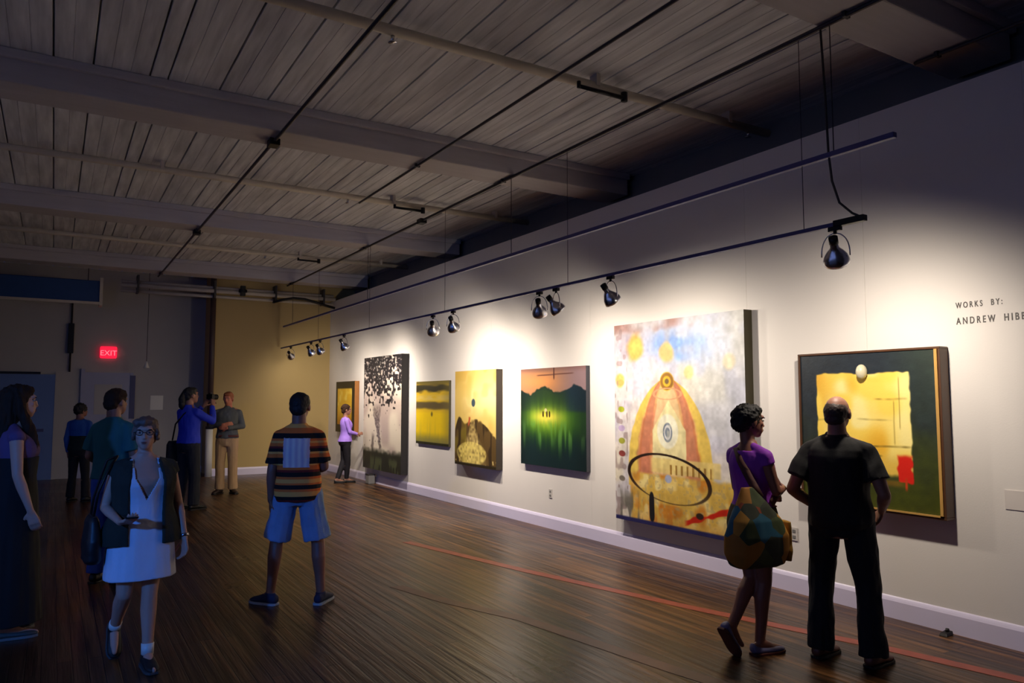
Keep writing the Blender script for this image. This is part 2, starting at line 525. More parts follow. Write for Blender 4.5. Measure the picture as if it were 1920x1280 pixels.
# added unseen lamp on a tripod, stands in for the left side's blue source
sl = empty('added_blue_lamp', (-2.2, 1.9, 0), 0, 'blue lamp on a black tripod, added out of view to light the left side', 'added lamp')
MB().cyl((0, 0, .35), (0, 0, 2.25), .018, .014).build('pole', M['black'], sl, True)
for k in range(3):
    a_ = 2 * math.pi * k / 3 + .4
    MB().tube([(0, 0, .55), (.25 * math.cos(a_), .25 * math.sin(a_), .25), (.48 * math.cos(a_), .48 * math.sin(a_), .012)], .011).build('leg', M['black'], sl, True)
MB().cyl((0, 0, .5), (0, 0, .6), .03, .03).build('collar', M['black'], sl, True)
sa = unit((2.5, 4.8, -1.75)); pv = Vector((0, 0, 2.46)); q = sa.to_track_quat('Z', 'X').to_matrix()
MB().tube([pv + q @ Vector((0, .125 * math.cos(t), 0)) - Vector((0, 0, .2 * math.sin(t))) for t in [math.pi * k / 12 for k in range(13)]], .008).build('yoke', M['black'], sl, True)
rg = lambda pr: [[pv + q @ Vector((r * math.cos(math.pi * i / 12), r * math.sin(math.pi * i / 12), z)) for i in range(24)] for r, z in pr]
MB().loft(rg([(.05, -.16), (.09, -.13), (.10, .12), (.094, .12), (.085, .06)])).build('lamp_can', M['black'], sl, True)
MB().loft(rg([(.084, .062), (.05, .072), (.002, .075)])).build('lens', emit('blue_lens_glow', (.05, .25, 1.0), 8.0), sl, True)
l = bpy.data.lights.new('added_blue_beam', 'SPOT'); l.energy = 330; l.color = (.05, .25, 1.0); l.spot_size = math.radians(70); l.spot_blend = 1.0; l.shadow_soft_size = .08
lo = bpy.data.objects.new('added_blue_beam', l); COL.objects.link(lo); lo.parent = sl; lo.location = pv + sa * .13; lo.rotation_euler = sa.to_track_quat('-Z', 'Y').to_euler()

# ------------------------------------------------------------------ back of the room
# column pipe at the corner of the two back walls
c = empty('drain_pipe', (2.93, 17.42, 0), 0, 'dark upright pipe at the corner of the back wall, pale near the floor', 'pipe')
MB().cyl((0, 0, 1.05), (0, 0, CZ), .06, .06, 18).build('upper_pipe', mat('dark_brown_pipe', (70, 52, 50), .5), c, True)
tag(MB().cyl((0, 0, 0), (0, 0, 1.05), .075, .075, 18).build('lower_sleeve', M['white'], c, True), 'white sleeve')
MB().cyl((0, 0, 1.03), (0, 0, 1.09), .085, .085, 18).build('collar', M['conduit'], c, True)

# doors of the far left wall
d = MB().box((.56, LY - .05, 0), (1.5, LY - .005, 2.26))
dd = struct('door_1', d, M['door'])
MB().box((1.44, LY - .075, 1.25), (1.54, LY - .03, 2.2)).build('door_frame', M['doorframe'], dd)
MB().box((.49, LY - .08, 0), (.56, LY, 2.33)).build('door_frame', M['door'], dd)
MB().cyl((1.36, LY - .05, 1.02), (1.36, LY - .11, 1.02), .03, .03).build('door_handle', M['chrome'], dd, True)
MB().box((.75, LY - .056, 1.35), (1.28, LY - .05, 2.0)).build('door_panel', M['farwall'], dd, bevel=.004)
MB().box((.75, LY - .056, .25), (1.28, LY - .05, .85)).build('door_panel', M['farwall'], dd, bevel=.004)
d2 = struct('door_2', MB().box((-2.4, LY - .05, 0), (.02, LY - .005, 2.2)), M['bluedoor'])
MB().box((-1.18, LY - .056, 0), (-1.165, LY - .049, 2.2)).build('door_gap', M['black'], d2)
MB().box((-.55, LY - .09, 1.0), (-.15, LY - .05, 1.06)).build('push_bar', M['doorframe'], d2, bevel=.006)
MB().box((-1.9, LY - .09, 2.2), (-.25, LY, 2.25)).build('door_closer', M['black'], d2)
MB().box((.02, LY - .06, 0), (.10, LY, 2.26)).build('door_frame', M['farwall'], d2)

# red exit sign
ex = empty('exit_sign', (.99, LY - .05, 2.70), 0, 'glowing red exit sign above the grey door', 'sign')
MB().box((-.165, -.035, -.13), (.165, .05, .13)).build('housing', emit('exit_red_glow', (1.0, .012, .045), 1.3), ex, bevel=.03)
cu = bpy.data.curves.new('exit_text', 'FONT'); cu.body = 'EXIT'; cu.size = .16; cu.align_x = 'CENTER'; cu.align_y = 'CENTER'; cu.extrude = .002
to = bpy.data.objects.new('tmp', cu); COL.objects.link(to)
me = bpy.data.meshes.new_from_object(to.evaluated_get(bpy.context.evaluated_depsgraph_get()))
bpy.data.objects.remove(to)
lt = bpy.data.objects.new('sign_letters', me); COL.objects.link(lt); lt.parent = ex
lt.location = (0, -.038, -.02); lt.rotation_euler = (math.pi / 2, 0, 0)
me.materials.clear(); me.materials.append(emit('exit_letter_glow', (1.0, .16, .2), 1.6))

# thin conduit with box left of the exit sign
cp = empty('wall_conduit', (.27, LY - .05, 2.66), 0, 'thin wall conduit with a long dark box, left of the exit sign', 'conduit')
MB().cyl((0, 0, -.4), (0, 0, 1.4), .02, .02).build('conduit_tube', M['conduit'], cp, True)
MB().box((-.055, -.06, .0), (.055, .04, .64)).build('junction_box', M['black'], cp, bevel=.01)
# pendant
pd = empty('pendant_lamp', (1.66, LY - 1.0, 0), 0, 'small pale cone pendant on a long cord right of the exit sign', 'pendant lamp')
MB().cyl((0, 0, 2.48), (0, 0, CZ), .006, .006, 6).build('cord', M['conduit'], pd)
MB().cyl((0, 0, 2.34), (0, 0, 2.48), .06, .015, 16).build('lamp_shade', M['white'], pd, True)
# papers
for (xx, zz, w, h_, t) in ((1.99, 1.60, .26, .32, 'pale paper notice pinned right of the grey door'), (2.55, 1.45, .2, .26, 'smaller paper notice pinned nearer the corner pipe')):
    tag(MB().box((xx - w / 2, LY - .012, zz - h_ / 2), (xx + w / 2, LY - .002, zz + h_ / 2)).build('wall_notice', M['white'], None), t, 'notice')
# blue box girder / soffit, top left
bs = empty('hanging_duct', (-1.6, 16.95, 3.8), 0, 'blue painted box duct hung below the ceiling at far left', 'duct')
MB().box((-4.0, -.02, -.2), (2.32, .3, .24)).build('duct_body', M['bluepanel'], bs, bevel=.02)
MB().box((2.3, -.06, -.26), (2.36, .34, .30)).build('end_flange', M['pipe'], bs, bevel=.008)
MB().box((-4.0, -.06, -.24), (2.32, -.0, -.19)).build('lower_lip', M['pipe'], bs)
for xx in (-2, 0.3, 2.1): MB().cyl((xx, .1, .2), (xx, .1, .72), .008, .008, 6).build('hanger_rod', M['conduit'], bs)
# pipes in front of the back wall
pb = empty('pipe_rack', (3.3, 17.1, 4.02), 0, 'bundle of pale pipes running across just below the ceiling at the back wall', 'pipes')
for k, (dy, dz, rr) in enumerate(((0, 0, .045), (.12, .09, .03), (.16, -.10, .035))):
    MB().tube([(-2.2, dy, dz), (2.28, dy, dz)], rr, 12).build('pipe', M['pipe'], pb, True)
for xx in (-1.9, -.4, .9, 2.0): MB().box((xx - .02, -.05, -.15), (xx + .02, .22, .22)).build('bracket', M['conduit'], pb)
vl = MB().box((-.05, -.05, -.11), (.05, .05, .11)); vl.cyl((0, 0, -.03), (0, 0, .03), .09, .09, 14)
vo = vl.build('valve', M['black'], pb, bevel=.004); vo.location = (.16, -.12, .03)
pts = [(4.10, 16.9, 3.84), (4.3, 16.88, 3.90), (4.55, 16.88, 3.955), (4.8, 16.9, 3.95), (5.05, 16.9, 3.90), (5.3, 16.92, 3.84), (5.52, 16.95, 3.80)]
tag(MB().tube(pts, .03, 10).build('flexible_hose', M['black'], None, True), 'black arched hose hanging under the pipes in the back right corner', 'hose')

# small things on and by the gallery wall --------------------------------
def outlet(y, z, label, w=.07, h=.115):
    o = empty('wall_outlet', (WX - .001, y, z), 0, label, 'outlet')
    MB().box((-.008, -w / 2, -h / 2), (0, w / 2, h / 2)).build('cover_plate', mat('cover_plate', (196, 190, 184), .4), o, bevel=.002)
    for dz in (-.025, .025):
        MB().box((-.011, -.016, dz - .014), (-.006, .016, dz + .014)).build('socket', M['grey'], o, bevel=.002)


outlet(8.17, .45, 'wall outlet between the green landscape and the tall pale painting')
outlet(4.39, .50, 'wall outlet between the two standing visitors at right')
tag(MB().box((WX - .006, 2.48, .93), (WX, 2.66, 1.06)).build('title_card', mat('title_card', (216, 208, 202), .6, var=.05), None), 'small faint title card on the wall at the right edge', 'card')
ds = empty('door_stop', (5.50, 3.05, 0), 0, 'small black stopper on the floor against the baseboard', 'door stop')
MB().loft([[(-.045, -.03, 0), (.045, -.03, 0), (.045, .03, 0), (-.045, .03, 0)], [(-.03, -.022, .02), (.045, -.025, .03), (.045, .025, .03), (-.03, .022, .02)]]).build('wedge', M['black'], ds, bevel=.004)
MB().cyl((.02, 0, .02), (.02, 0, .045), .016, .012).build('rubber_tip', M['black'], ds, True)
fb = empty('floor_box', (5.46, 14.35, 0), 0, 'small grey box on the floor under the black speckled painting', 'box')
MB().box((-.06, -.09, 0), (.07, .09, .17)).build('box_body', M['grey'], fb, bevel=.008)
MB().box((-.065, -.095, .17), (.075, .095, .19)).build('lid', M['conduit'], fb, bevel=.004)

# painted lines of the floor
def strip(pts, w, name, m, label):
    vs = []; fs = []
    for i, (x, y) in enumerate(pts):
        vs += [(x - w / 2, y, .0022), (x + w / 2, y, .0022), (x + w / 2, y, .0004), (x - w / 2, y, .0004)]
    mb = MB(); n = len(pts)
    rings = [vs[4 * i:4 * i + 4] for i in range(n)]
    mb.loft(rings)
    return tag(mb.build(name, m, None), label, 'floor line')


strip([(3.62, 8.3), (4.02, 6.31), (4.47, 4.49), (4.87, 3.11), (5.03, 2.34), (5.2, 1.2)], .11, 'floor_line', M['tape'], 'worn red line painted on the floor nearest the gallery wall')
strip([(2.7, 6.4), (2.87, 5.7), (3.14, 4.96), (3.36, 3.57), (3.6, 2.4)], .12, 'floor_line', M['tape2'], 'fainter red line on the floor farther from the wall')

# lettering on the wall
wl = empty('wall_lettering', (WX - .001, 2.95, 2.3), 0, 'dark vinyl wording on the wall above and right of the yellow and green painting', 'lettering')
for words, size, z0 in ((('WORKS', 'BY:'), .060, .040), (('ANDREW', 'HIBB'), .070, -.078)):
    yo = -.02
    for wd in words:
        cu = bpy.data.curves.new('txt', 'FONT'); cu.body = wd; cu.size = size; cu.space_character = 1.55; cu.extrude = .001; cu.offset = .0010
        to = bpy.data.objects.new('tmp', cu); COL.objects.link(to)
        me = bpy.data.meshes.new_from_object(to.evaluated_get(bpy.context.evaluated_depsgraph_get()))
        bpy.data.objects.remove(to)
        me.materials.clear(); me.materials.append(M['ink'])
        lo = bpy.data.objects.new('word', me); COL.objects.link(lo); lo.parent = wl
        lo.rotation_euler = (math.pi / 2, 0, -math.pi / 2); lo.scale = (.66, 1, 1)
        lo.location = (-.001, yo, z0)
        yo -= max(v.co.x for v in me.vertices) * .66 + .055


# ------------------------------------------------------------------ paintings
def lin(c):
    c = np.clip(c, 0, 1)
    return np.where(c <= .04045, c / 12.92, ((c + .055) / 1.055) ** 2.4)


def paintmat(name, rough=.45):
    m, nt, b = newmat(name)
    at = nt.nodes.new('ShaderNodeAttribute'); at.attribute_name = 'paint'
    nt.links.new(at.outputs['Color'], b.inputs['Base Color'])
    b.inputs['Roughness'].default_value = rough
    tc = nt.nodes.new('ShaderNodeTexCoord')
    nz = nt.nodes.new('ShaderNodeTexNoise'); nz.inputs['Scale'].default_value = 45; nz.inputs['Detail'].default_value = 5
    nt.links.new(tc.outputs['Object'], nz.inputs['Vector'])
    bp = nt.nodes.new('ShaderNodeBump'); bp.inputs['Strength'].default_value = .25; bp.inputs['Distance'].default_value = .004
    nt.links.new(nz.outputs['Fac'], bp.inputs['Height']); nt.links.new(bp.outputs['Normal'], b.inputs['Normal'])
    return m


PM = paintmat('oil_paint')


def mixc(a, c, t):
    t = np.clip(t, 0, 1)[..., None]
    return a * (1 - t) + np.array(c) / 255.0 * t


def sstep(a, b, x):
    t = np.clip((x - a) / (b - a), 0, 1)
    return t * t * (3 - 2 * t)


def painting(label, y0, y1, z0, z1, depth, func, nu, nv, edge, edgename='canvas_edge', frame=None):
    """y0 = far (left) edge, y1 = near (right) edge"""
    W = y0 - y1; H = z1 - z0
    o = empty('painting', (WX - .004, (y0 + y1) / 2, z0), 0, label, 'painting')
    us = np.linspace(0, 1, nu); vs = np.linspace(0, 1, nv)
    U, V = np.meshgrid(us, vs)
    C = np.clip(func(U, V), 0, 1)
    rgba = np.ones((nv, nu, 4)); rgba[..., :3] = lin(C)
    co = np.zeros((nv, nu, 3)); ins = .004
    co[..., 0] = -depth - .001 if frame is None else -depth + .012
    fr = 0 if frame is None else frame
    co[..., 1] = (W / 2 - fr) - U * (W - 2 * fr)
    co[..., 2] = H - fr - V * (H - 2 * fr)
    me = bpy.data.meshes.new('canvas')
    idx = np.arange(nu * nv).reshape(nv, nu)
    q = np.stack([idx[:-1, :-1], idx[1:, :-1], idx[1:, 1:], idx[:-1, 1:]], -1).reshape(-1, 4)
    me.from_pydata(co.reshape(-1, 3).tolist(), [], q.tolist())
    a = me.color_attributes.new('paint', 'FLOAT_COLOR', 'POINT')
    a.data.foreach_set('color', rgba.ravel())
    me.materials.append(PM); me.update()
    cv = bpy.data.objects.new('canvas', me); COL.objects.link(cv); cv.parent = o
    if frame is None:
        MB().box((-depth, -W / 2, 0), (0, W / 2, H)).build(edgename, edge, o)
    else:
        mb = MB(); f_ = frame
        MB().box((-depth + .02, -W / 2 + f_, f_), (0, W / 2 - f_, H - f_)).build('backing_board', M['canvas_edge'], o)
        for a_, b_ in (((-depth, -W / 2, 0), (0, W / 2, f_)), ((-depth, -W / 2, H - f_), (0, W / 2, H)), ((-depth, -W / 2, f_), (0, -W / 2 + f_, H - f_)), ((-depth, W / 2 - f_, f_), (0, W / 2, H - f_))):
            mb.box(a_, b_)
        mb.build('frame', edge, o, bevel=.004)
    return o, W, H


def c0(U, rgb):
    return np.ones(U.shape + (3,)) * np.array(rgb) / 255.0


def p7(U, V):
    n = n2(U, V, 9, 9, 1); m = n2(U, V, 30, 30, 2); st = n2(U, V, 6, 60, 3)
    C = c0(U, (34, 42, 50)); C = mixc(C, (66, 72, 14), sstep(.25, .95, V + n * .3))
    C = mixc(C, (40, 58, 30), sstep(.55, 1, U) * .5 * (1 - V))
    C = C * (1 + .25 * m[..., None])
    L = .125 + .012 * m; R = .815 + .02 * n + .014 * m; T = .125 + .02 * m + .02 * n; B = .80 + .03 * n + .03 * m
    e = sstep(0, .012, U - L) * sstep(0, .014, R - U) * sstep(0, .012, V - T) * sstep(0, .03, B - V)
    Y = c0(U, (250, 214, 92)); Y = mixc(Y, (252, 234, 150), sstep(-.1, .3, n)); Y = mixc(Y, (230, 166, 34), sstep(.1, .4, n2(U, V, 5, 5, 8)) * .8)
    Y = mixc(Y, (226, 160, 34), (1 - sstep(.1, .32, U)) * .7 * sstep(.0, .3, .5 - V + n))
    Y = mixc(Y, (214, 170, 70), sstep(.62, .7, V) * .5)
    for (vv, a, b, k) in ((.30, .55, .8, .6), (.435, .42, .7, .35), (.6, .5, .82, .75), (.66, .2, .62, .9), (.44, .1, .3, .3)):
        Y = mixc(Y, (96, 78, 22), (1 - sstep(.002, .010, abs(V - vv + .012 * n))) * sstep(a, a + .03, U) * (1 - sstep(b - .03, b, U)) * k * (.6 + m))
    for (uu, a, b) in ((.70, .3, .6), (.3, .5, .62), (.74, .15, .5)):
        Y = mixc(Y, (130, 106, 40), (1 - sstep(.002, .006, abs(U - uu + .01 * n))) * sstep(a, a + .03, V) * (1 - sstep(b - .03, b, V)) * .5)
    C = C * (1 - e[..., None]) + Y * e[..., None]
    rr = np.maximum(abs(U - .765 + .02 * n) / .052, abs(V - .735 + .03 * m) / (.085))
    C = mixc(C, (218, 34, 16), (1 - sstep(.8, 1.1, rr + .5 * m)))
    C = mixc(C, (200, 60, 20), (1 - sstep(.004, .012, abs(U - .77 + .02 * n))) * sstep(.78, .8, V) * (1 - sstep(.84, .88, V)))
    C = mixc(C, (190, 120, 30), sstep(.80, .82, V) * (1 - sstep(.83, .86, V)) * sstep(.2, .3, U) * (1 - sstep(.7, .8, U)) * .4)
    return C


def p1(U, V):
    n = n2(U, V, 9, 9, 21)
    C = c0(U, (40, 34, 18))
    e = sstep(.08, .10, U) * sstep(.10, .12, .97 - U) * sstep(.13, .15, V) * sstep(.0, .02, .86 - V)
    Y = c0(U, (226, 178, 44)); Y = mixc(Y, (240, 208, 90), sstep(0, .3, n)); Y = mixc(Y, (180, 120, 20), sstep(.5, .9, V))
    return C * (1 - e[..., None]) + Y * e[..., None]


def p2(U, V):
    n = n2(U, V, 4, 8, 31); d = n2(U, V, 26, 44, 32); d2 = n2(U, V, 46, 80, 33)
    C = c0(U, (176, 158, 150)); C = mixc(C, (208, 196, 178), sstep(-.2, .3, n2(U, V, 5, 7, 34) + (V - .5) * .3))
    dens = sstep(.72, .0, V + .25 * n + .35 * np.maximum(0, U - .62) * (V > .25))
    C = mixc(C, (24, 20, 26), sstep(.02, .12, d + dens * .66 - .32))
    C = mixc(C, (226, 214, 202), sstep(.16, .3, d2) * dens * .6)
    tx = .42 + .05 * np.sin(V * 9) + .06 * (V - .5)
    tw = .05 + .12 * (1 - sstep(.35, .7, V))
    C = mixc(C, (70, 60, 60), (1 - sstep(tw * .5, tw, abs(U - tx + .06 * d))) * sstep(.4, .5, V) * (1 - sstep(.8, .84, V)) * .85 * (.75 + .8 * d2))
    C = mixc(C, (88, 78, 74), (1 - sstep(.015, .05, abs(U - .27 + .05 * d))) * sstep(.66, .74, V) * (1 - sstep(.84, .86, V)) * .8)
    C = mixc(C, (34, 36, 28), sstep(.80, .86, V + .03 * d))
    C = mixc(C, (66, 72, 48), sstep(.86, .92, V) * sstep(0, .25, n2(U, V, 30, 12, 36)))
    return C


def p3(U, V):
    n = n2(U, V, 7, 20, 41); m = n2(U, V, 5, 26, 42); st = n2(U, V, 30, 3, 43)
    C = c0(U, (226, 186, 34))
    C = mixc(C, (52, 46, 16), (1 - sstep(.14, .2, V + .08 * n)) * sstep(.02, .09, V + .05 * m))
    C = mixc(C, (120, 104, 30), (1 - sstep(.03, .06, V)))
    C = mixc(C, (226, 196, 96), sstep(.2, .25, V) * (1 - sstep(.28, .33, V)) * sstep(-.3, .2, n + .2))
    C = mixc(C, (96, 82, 48), sstep(.31, .35, V + .03 * n) * (1 - sstep(.42, .47, V + .03 * n)))
    C = mixc(C, (242, 206, 16), sstep(.46, .52, V) * .85)
    C = mixc(C, (206, 182, 60), sstep(.0, .3, st) * sstep(.5, .9, V) * .6)
    C = mixc(C, (118, 116, 70), sstep(.78, .95, V) * .8)
    C = mixc(C, (120, 108, 60), sstep(.72, 1.0, U) * .5)
    C = mixc(C, (60, 50, 30), (1 - sstep(0, 1, ((U - .5) / .04) ** 2 + ((V - .52) / .05) ** 2)) * .7)
    C = mixc(C, (40, 40, 20), sstep(.955, .97, V))
    return C


def p4(U, V):
    n = n2(U, V, 8, 12, 51); m = n2(U, V, 30, 42, 52); st = n2(U, V, 28, 7, 53)
    C = c0(U, (206, 176, 96)); C = mixc(C, (228, 206, 140), sstep(.1, .5, U + .5 * n) * (1 - sstep(.3, .6, V)))
    C = mixc(C, (180, 144, 62), (1 - sstep(0, .3, V)) * .5 + .3 * sstep(0, .3, n))
    hill = .46 + 1.25 * np.abs(U - .5) ** 1.7 - .0
    hl = .42 + .28 * (U < .3) * (U / .3) * 0
    topl = .50 + .55 * (abs(U - .52) - .0) ** 1.5 - .16 * np.exp(-((U - .1) / .12) ** 2)
    C = mixc(C, (84, 64, 34), sstep(0, .03, V - topl + .03 * m))
    C = mixc(C, (120, 104, 34), sstep(0, .03, V - topl) * (U < .3) * sstep(0, .3, n + .15) * .8)
    C = mixc(C, (46, 34, 20), sstep(0, .02, V - topl) * sstep(.05, .25, st) * .8)
    pw = .05 + .35 * sstep(.5, .95, V) ** 1.2
    C = mixc(C, (220, 194, 120), (1 - sstep(pw * .4, pw, abs(U - .46 + .06 * n))) * sstep(.48, .56, V) * (.55 + 1.0 * m))
    C = mixc(C, (226, 204, 110), (1 - sstep(.1, .3, ((U - .42) / .38) ** 2 + ((V - .87) / .13) ** 2 - .7)) * (.65 + .9 * m))
    C = mixc(C, (60, 76, 84), 1 - sstep(.6, 1.1, ((U - .47) / .05) ** 2 + ((V - .34) / .045) ** 2))
    C = mixc(C, (176, 84, 50), (1 - sstep(.012, .03, abs(U - .37 + .05 * n))) * sstep(.48, .5, V) * (1 - sstep(.56, .6, V)))
    C = mixc(C, (226, 200, 130), sstep(.2, .35, m) * sstep(.9, .92, V) * .8)
    C = mixc(C, (40, 34, 22), sstep(.965, .98, V))
    return C


def p5(U, V):
    n = n2(U, V, 7, 7, 61); m = n2(U, V, 30, 30, 62); st = n2(U, V, 34, 4, 63)
    C = c0(U, (176, 124, 92)); C = mixc(C, (226, 152, 90), np.exp(-((U - .35) / .3) ** 2 - ((V - .14) / .09) ** 2))
    C = mixc(C, (132, 112, 124), sstep(.45, .9, U) * .8)
    C = mixc(C, (120, 84, 80), (1 - sstep(0, .06, V)) * .7)
    C = mixc(C, (92, 52, 46), (1 - sstep(.003, .009, abs(V - .07 + .02 * (U - .5)))) * sstep(.25, .3, U) * (1 - sstep(.8, .85, U)) * .8)
    C = mixc(C, (80, 40, 36), (1 - sstep(.006, .012, abs(U - .54))) * (1 - sstep(.1, .13, V)))
    tl = .215 + .05 * n + .03 * np.sin(U * 13) + .03 * m
    C = mixc(C, (22, 44, 36), sstep(0, .02, V - tl))
    C = mixc(C, (18, 40, 66), sstep(0, .02, V - tl) * sstep(.6, .8, U) * .7)
    C = mixc(C, (46, 74, 34), sstep(0, .05, V - tl) * np.exp(-((U - .45) / .22) ** 2) * .7)
    g = np.exp(-((U - .43) / .32) ** 2 - ((V - .53) / .15) ** 2)
    C = mixc(C, (34, 74, 30), sstep(.42, .46, V))
    C = mixc(C, (130, 180, 40), g * 1.1 * (.9 + .7 * st))
    C = mixc(C, (244, 230, 84), np.exp(-((U - .42) / .20) ** 2 - ((V - .50) / .07) ** 2) * 1.1)
    C = mixc(C, (96, 150, 66), sstep(.08, .28, st) * sstep(.5, .6, V) * (1 - sstep(.7, 1, V)) * .7)
    C = mixc(C, (14, 34, 46), sstep(.62, .95, V + .15 * abs(U - .5) - .15 * st) * .85)
    C = mixc(C, (12, 24, 26), sstep(.28, .5, abs(U - .48)) * .45 * (V > tl))
    for uu in (.37, .43, .47):
        C = mixc(C, (70, 52, 24), (1 - sstep(.6, 1.1, ((U - uu) / .014) ** 2 + ((V - .47) / .035) ** 2)))
    C = mixc(C, (240, 226, 170), (1 - sstep(.6, 1.1, ((U - .41) / .022) ** 2 + ((V - .43) / .02) ** 2)) * .8)
    return C


def p6(U, V):
    n = n2(U, V, 5, 6, 71); m = n2(U, V, 22, 26, 72); h = n2(U, V, 60, 70, 73); k = n2(U, V, 10, 12, 74)
    C = c0(U, (222, 214, 214)); C = mixc(C, (236, 226, 206), sstep(-.1, .3, n)); C = mixc(C, (208, 204, 222), sstep(.0, .3, k) * .7)
    C = mixc(C, (206, 214, 226), sstep(.45, .8, U) * (1 - sstep(.5, .7, V)) * .5)
    C = mixc(C, (128, 158, 212), np.exp(-((U - .52) / .26) ** 2 - ((V - .13) / .09) ** 2) * (.9 + 1.4 * m))
    C = mixc(C, (150, 140, 160), np.exp(-((U - .12) / .14) ** 2 - ((V - .12) / .1) ** 2) * (.6 + m))
    C = mixc(C, (160, 116, 104), (1 - sstep(.03, .06, V + .02 * m)) * (1 - sstep(.62, .7, U)) * (.55 + 1.5 * k))
    for (a, b, r, c) in ((.19, .125, .085, (224, 172, 96)), (.20, .12, .05, (230, 186, 104)), (.45, .16, .065, (216, 184, 124)), (.9, .22, .05, (226, 216, 190)), (.05, .29, .045, (226, 196, 120)), (.62, .26, .04, (216, 216, 160))):
        C = mixc(C, c, 1 - sstep(.6, 1.1, (((U - a) / r) ** 2 + ((V - b) / (r * .9)) ** 2) ** .5 + .3 * m))
    # arch
    cx = .45; hw = .335; dy = np.clip((.80 - V) / .50, 0, 1.4)
    half = hw * np.clip(1 - np.clip((dy - .12) / .92, 0, 1) ** 2.1, 0, 1) ** .62
    inside = sstep(0, .012, half - abs(U - cx) + .01 * m) * (V < .82) * (dy < 1.03)
    A = c0(U, (222, 160, 110)); A = mixc(A, (236, 196, 130), sstep(-.1, .25, k)); A = mixc(A, (214, 140, 110), sstep(.05, .3, n))
    A = mixc(A, (92, 84, 40), sstep(.22, .30, cx - U) * sstep(.5, .62, V) * (.8 + m)); A = mixc(A, (214, 190, 40), sstep(.2, .28, U - cx) * sstep(.45, .7, V) * (.8 + m))
    rim = (1 - sstep(.012, .04, half - abs(U - cx))) * .6
    A = mixc(A, (150, 100, 60), rim)
    q_ = abs(U - cx) / np.maximum(half, .01)
    A = mixc(A, (226, 196, 104), sstep(.72, .80, q_ + .15 * m)); A = mixc(A, (196, 128, 104), sstep(.42, .48, q_ + .1 * m) * (1 - sstep(.66, .74, q_ + .1 * m)) * .8)
    A = mixc(A, (236, 214, 168), (1 - sstep(.34, .42, q_ + .1 * m)) * .7)
    for r_ in (.23,):
        A = mixc(A, (196, 120, 80), (1 - sstep(.004, .012, abs(abs(U - cx) - half * r_ / .335 + .01 * m))) * .5)
    C = C * (1 - inside[..., None]) + A * inside[..., None]
    hd = (((U - .45) / .055) ** 2 + ((V - .30) / .045) ** 2) ** .5
    C = mixc(C, (222, 176, 60), 1 - sstep(.9, 1.1, hd)); C = mixc(C, (150, 110, 50), 1 - sstep(.1, .25, abs(hd - .75))); C = mixc(C, (110, 90, 60), 1 - sstep(.2, .4, hd))
    C = mixc(C, (226, 170, 130), 1 - sstep(.05, .12, abs((((U - .45) / .12) ** 2 + ((V - .36) / .03) ** 2) ** .5 - .9)))
    hh = np.clip((V - .385) / .15, 0, 1) * .135
    C = mixc(C, (238, 226, 176), sstep(0, .01, hh - abs(U - .46) + .004 * h) * (V < .72) * .95)
    C = mixc(C, (240, 236, 214), 1 - sstep(.8, 1.1, ((U - .45) / .085) ** 2 + ((V - .54) / .085) ** 2))
    ov = ((U - .45) / .038) ** 2 + ((V - .545) / .048) ** 2
    C = mixc(C, (112, 122, 138), (1 - sstep(.8, 1.1, ov)) * (.8 + h))
    C = mixc(C, (216, 216, 216), 1 - sstep(.1, .2, abs(ov - .4)))
    # lower blocks
    low = sstep(.74, .76, V + .02 * m) * sstep(.12, .15, U)
    Lc = c0(U, (226, 190, 100)); Lc = mixc(Lc, (238, 216, 150), sstep(0, .2, m)); Lc = mixc(Lc, (206, 140, 60), sstep(.15, .35, k)); Lc = mixc(Lc, (176, 160, 120), sstep(.12, .3, h) * .6)
    Lc = mixc(Lc, (226, 172, 90), sstep(.9, 1, V) * .6)
    C = C * (1 - low[..., None]) + Lc * low[..., None]
    C = mixc(C, (236, 212, 140), sstep(.665, .675, V) * (1 - sstep(.735, .745, V)) * sstep(.3, .33, U) * (1 - sstep(.82, .84, U)) * .85)
    fen = sstep(.3, .5, np.sin(U * 150)) * sstep(.695, .70, V) * (1 - sstep(.74, .745, V)) * sstep(.45, .46, U) * (1 - sstep(.76, .78, U))
    C = mixc(C, (166, 130, 70), fen)
    C = mixc(C, (176, 182, 206), (1 - sstep(.5, 1.1, ((U - .45) / .03) ** 2 + ((V - .765) / .022) ** 2)))
    el = (((U - .44) / .315) ** 2 + ((V - .765 - .07 * (U - .43)) / .112) ** 2) ** .5
    side = sstep(-.2, .6, np.sin(np.arctan2(-(V - .735), U - .43)) + .55)
    C = mixc(C, (40, 26, 20), (1 - sstep(.014 + .02 * side, .04 + .02 * side, abs(el - 1) - .02 * m)) * (.55 + .45 * side))
    # left column of little signs and the lower left weathering
    ls = (U < .115) * sstep(.12, .28, n2(U, V, 34, 30, 77)) * .8
    C = mixc(C, (150, 130, 130), ls * .8)
    for (b, c) in ((.30, (216, 180, 110)), (.44, (170, 176, 60)), (.535, (196, 176, 210)), (.60, (160, 160, 70)), (.665, (140, 70, 66)), (.79, (130, 120, 110))):
        C = mixc(C, c, 1 - sstep(.6, 1.1, ((U - .06) / .03) ** 2 + ((V - b) / .016) ** 2 + m))
    C = mixc(C, (112, 108, 100), (U < .24) * sstep(.82, .9, V) * sstep(0, .2, n2(U, V, 40, 10, 78)) * .85)
    C = mixc(C, (196, 120, 50), (U > .24) * (U < .6) * sstep(.86, .92, V) * sstep(.02, .2, n2(U, V, 26, 7, 79)) * .6)
    # dark upright figure and red streaks
    C = mixc(C, (30, 30, 34), (1 - sstep(.7, 1.1, ((U - .315 - .02 * (V - .9)) / (.022 + .05 * np.clip(V - .93, 0, 1))) ** 2 + ((V - .91) / .075) ** 4)))
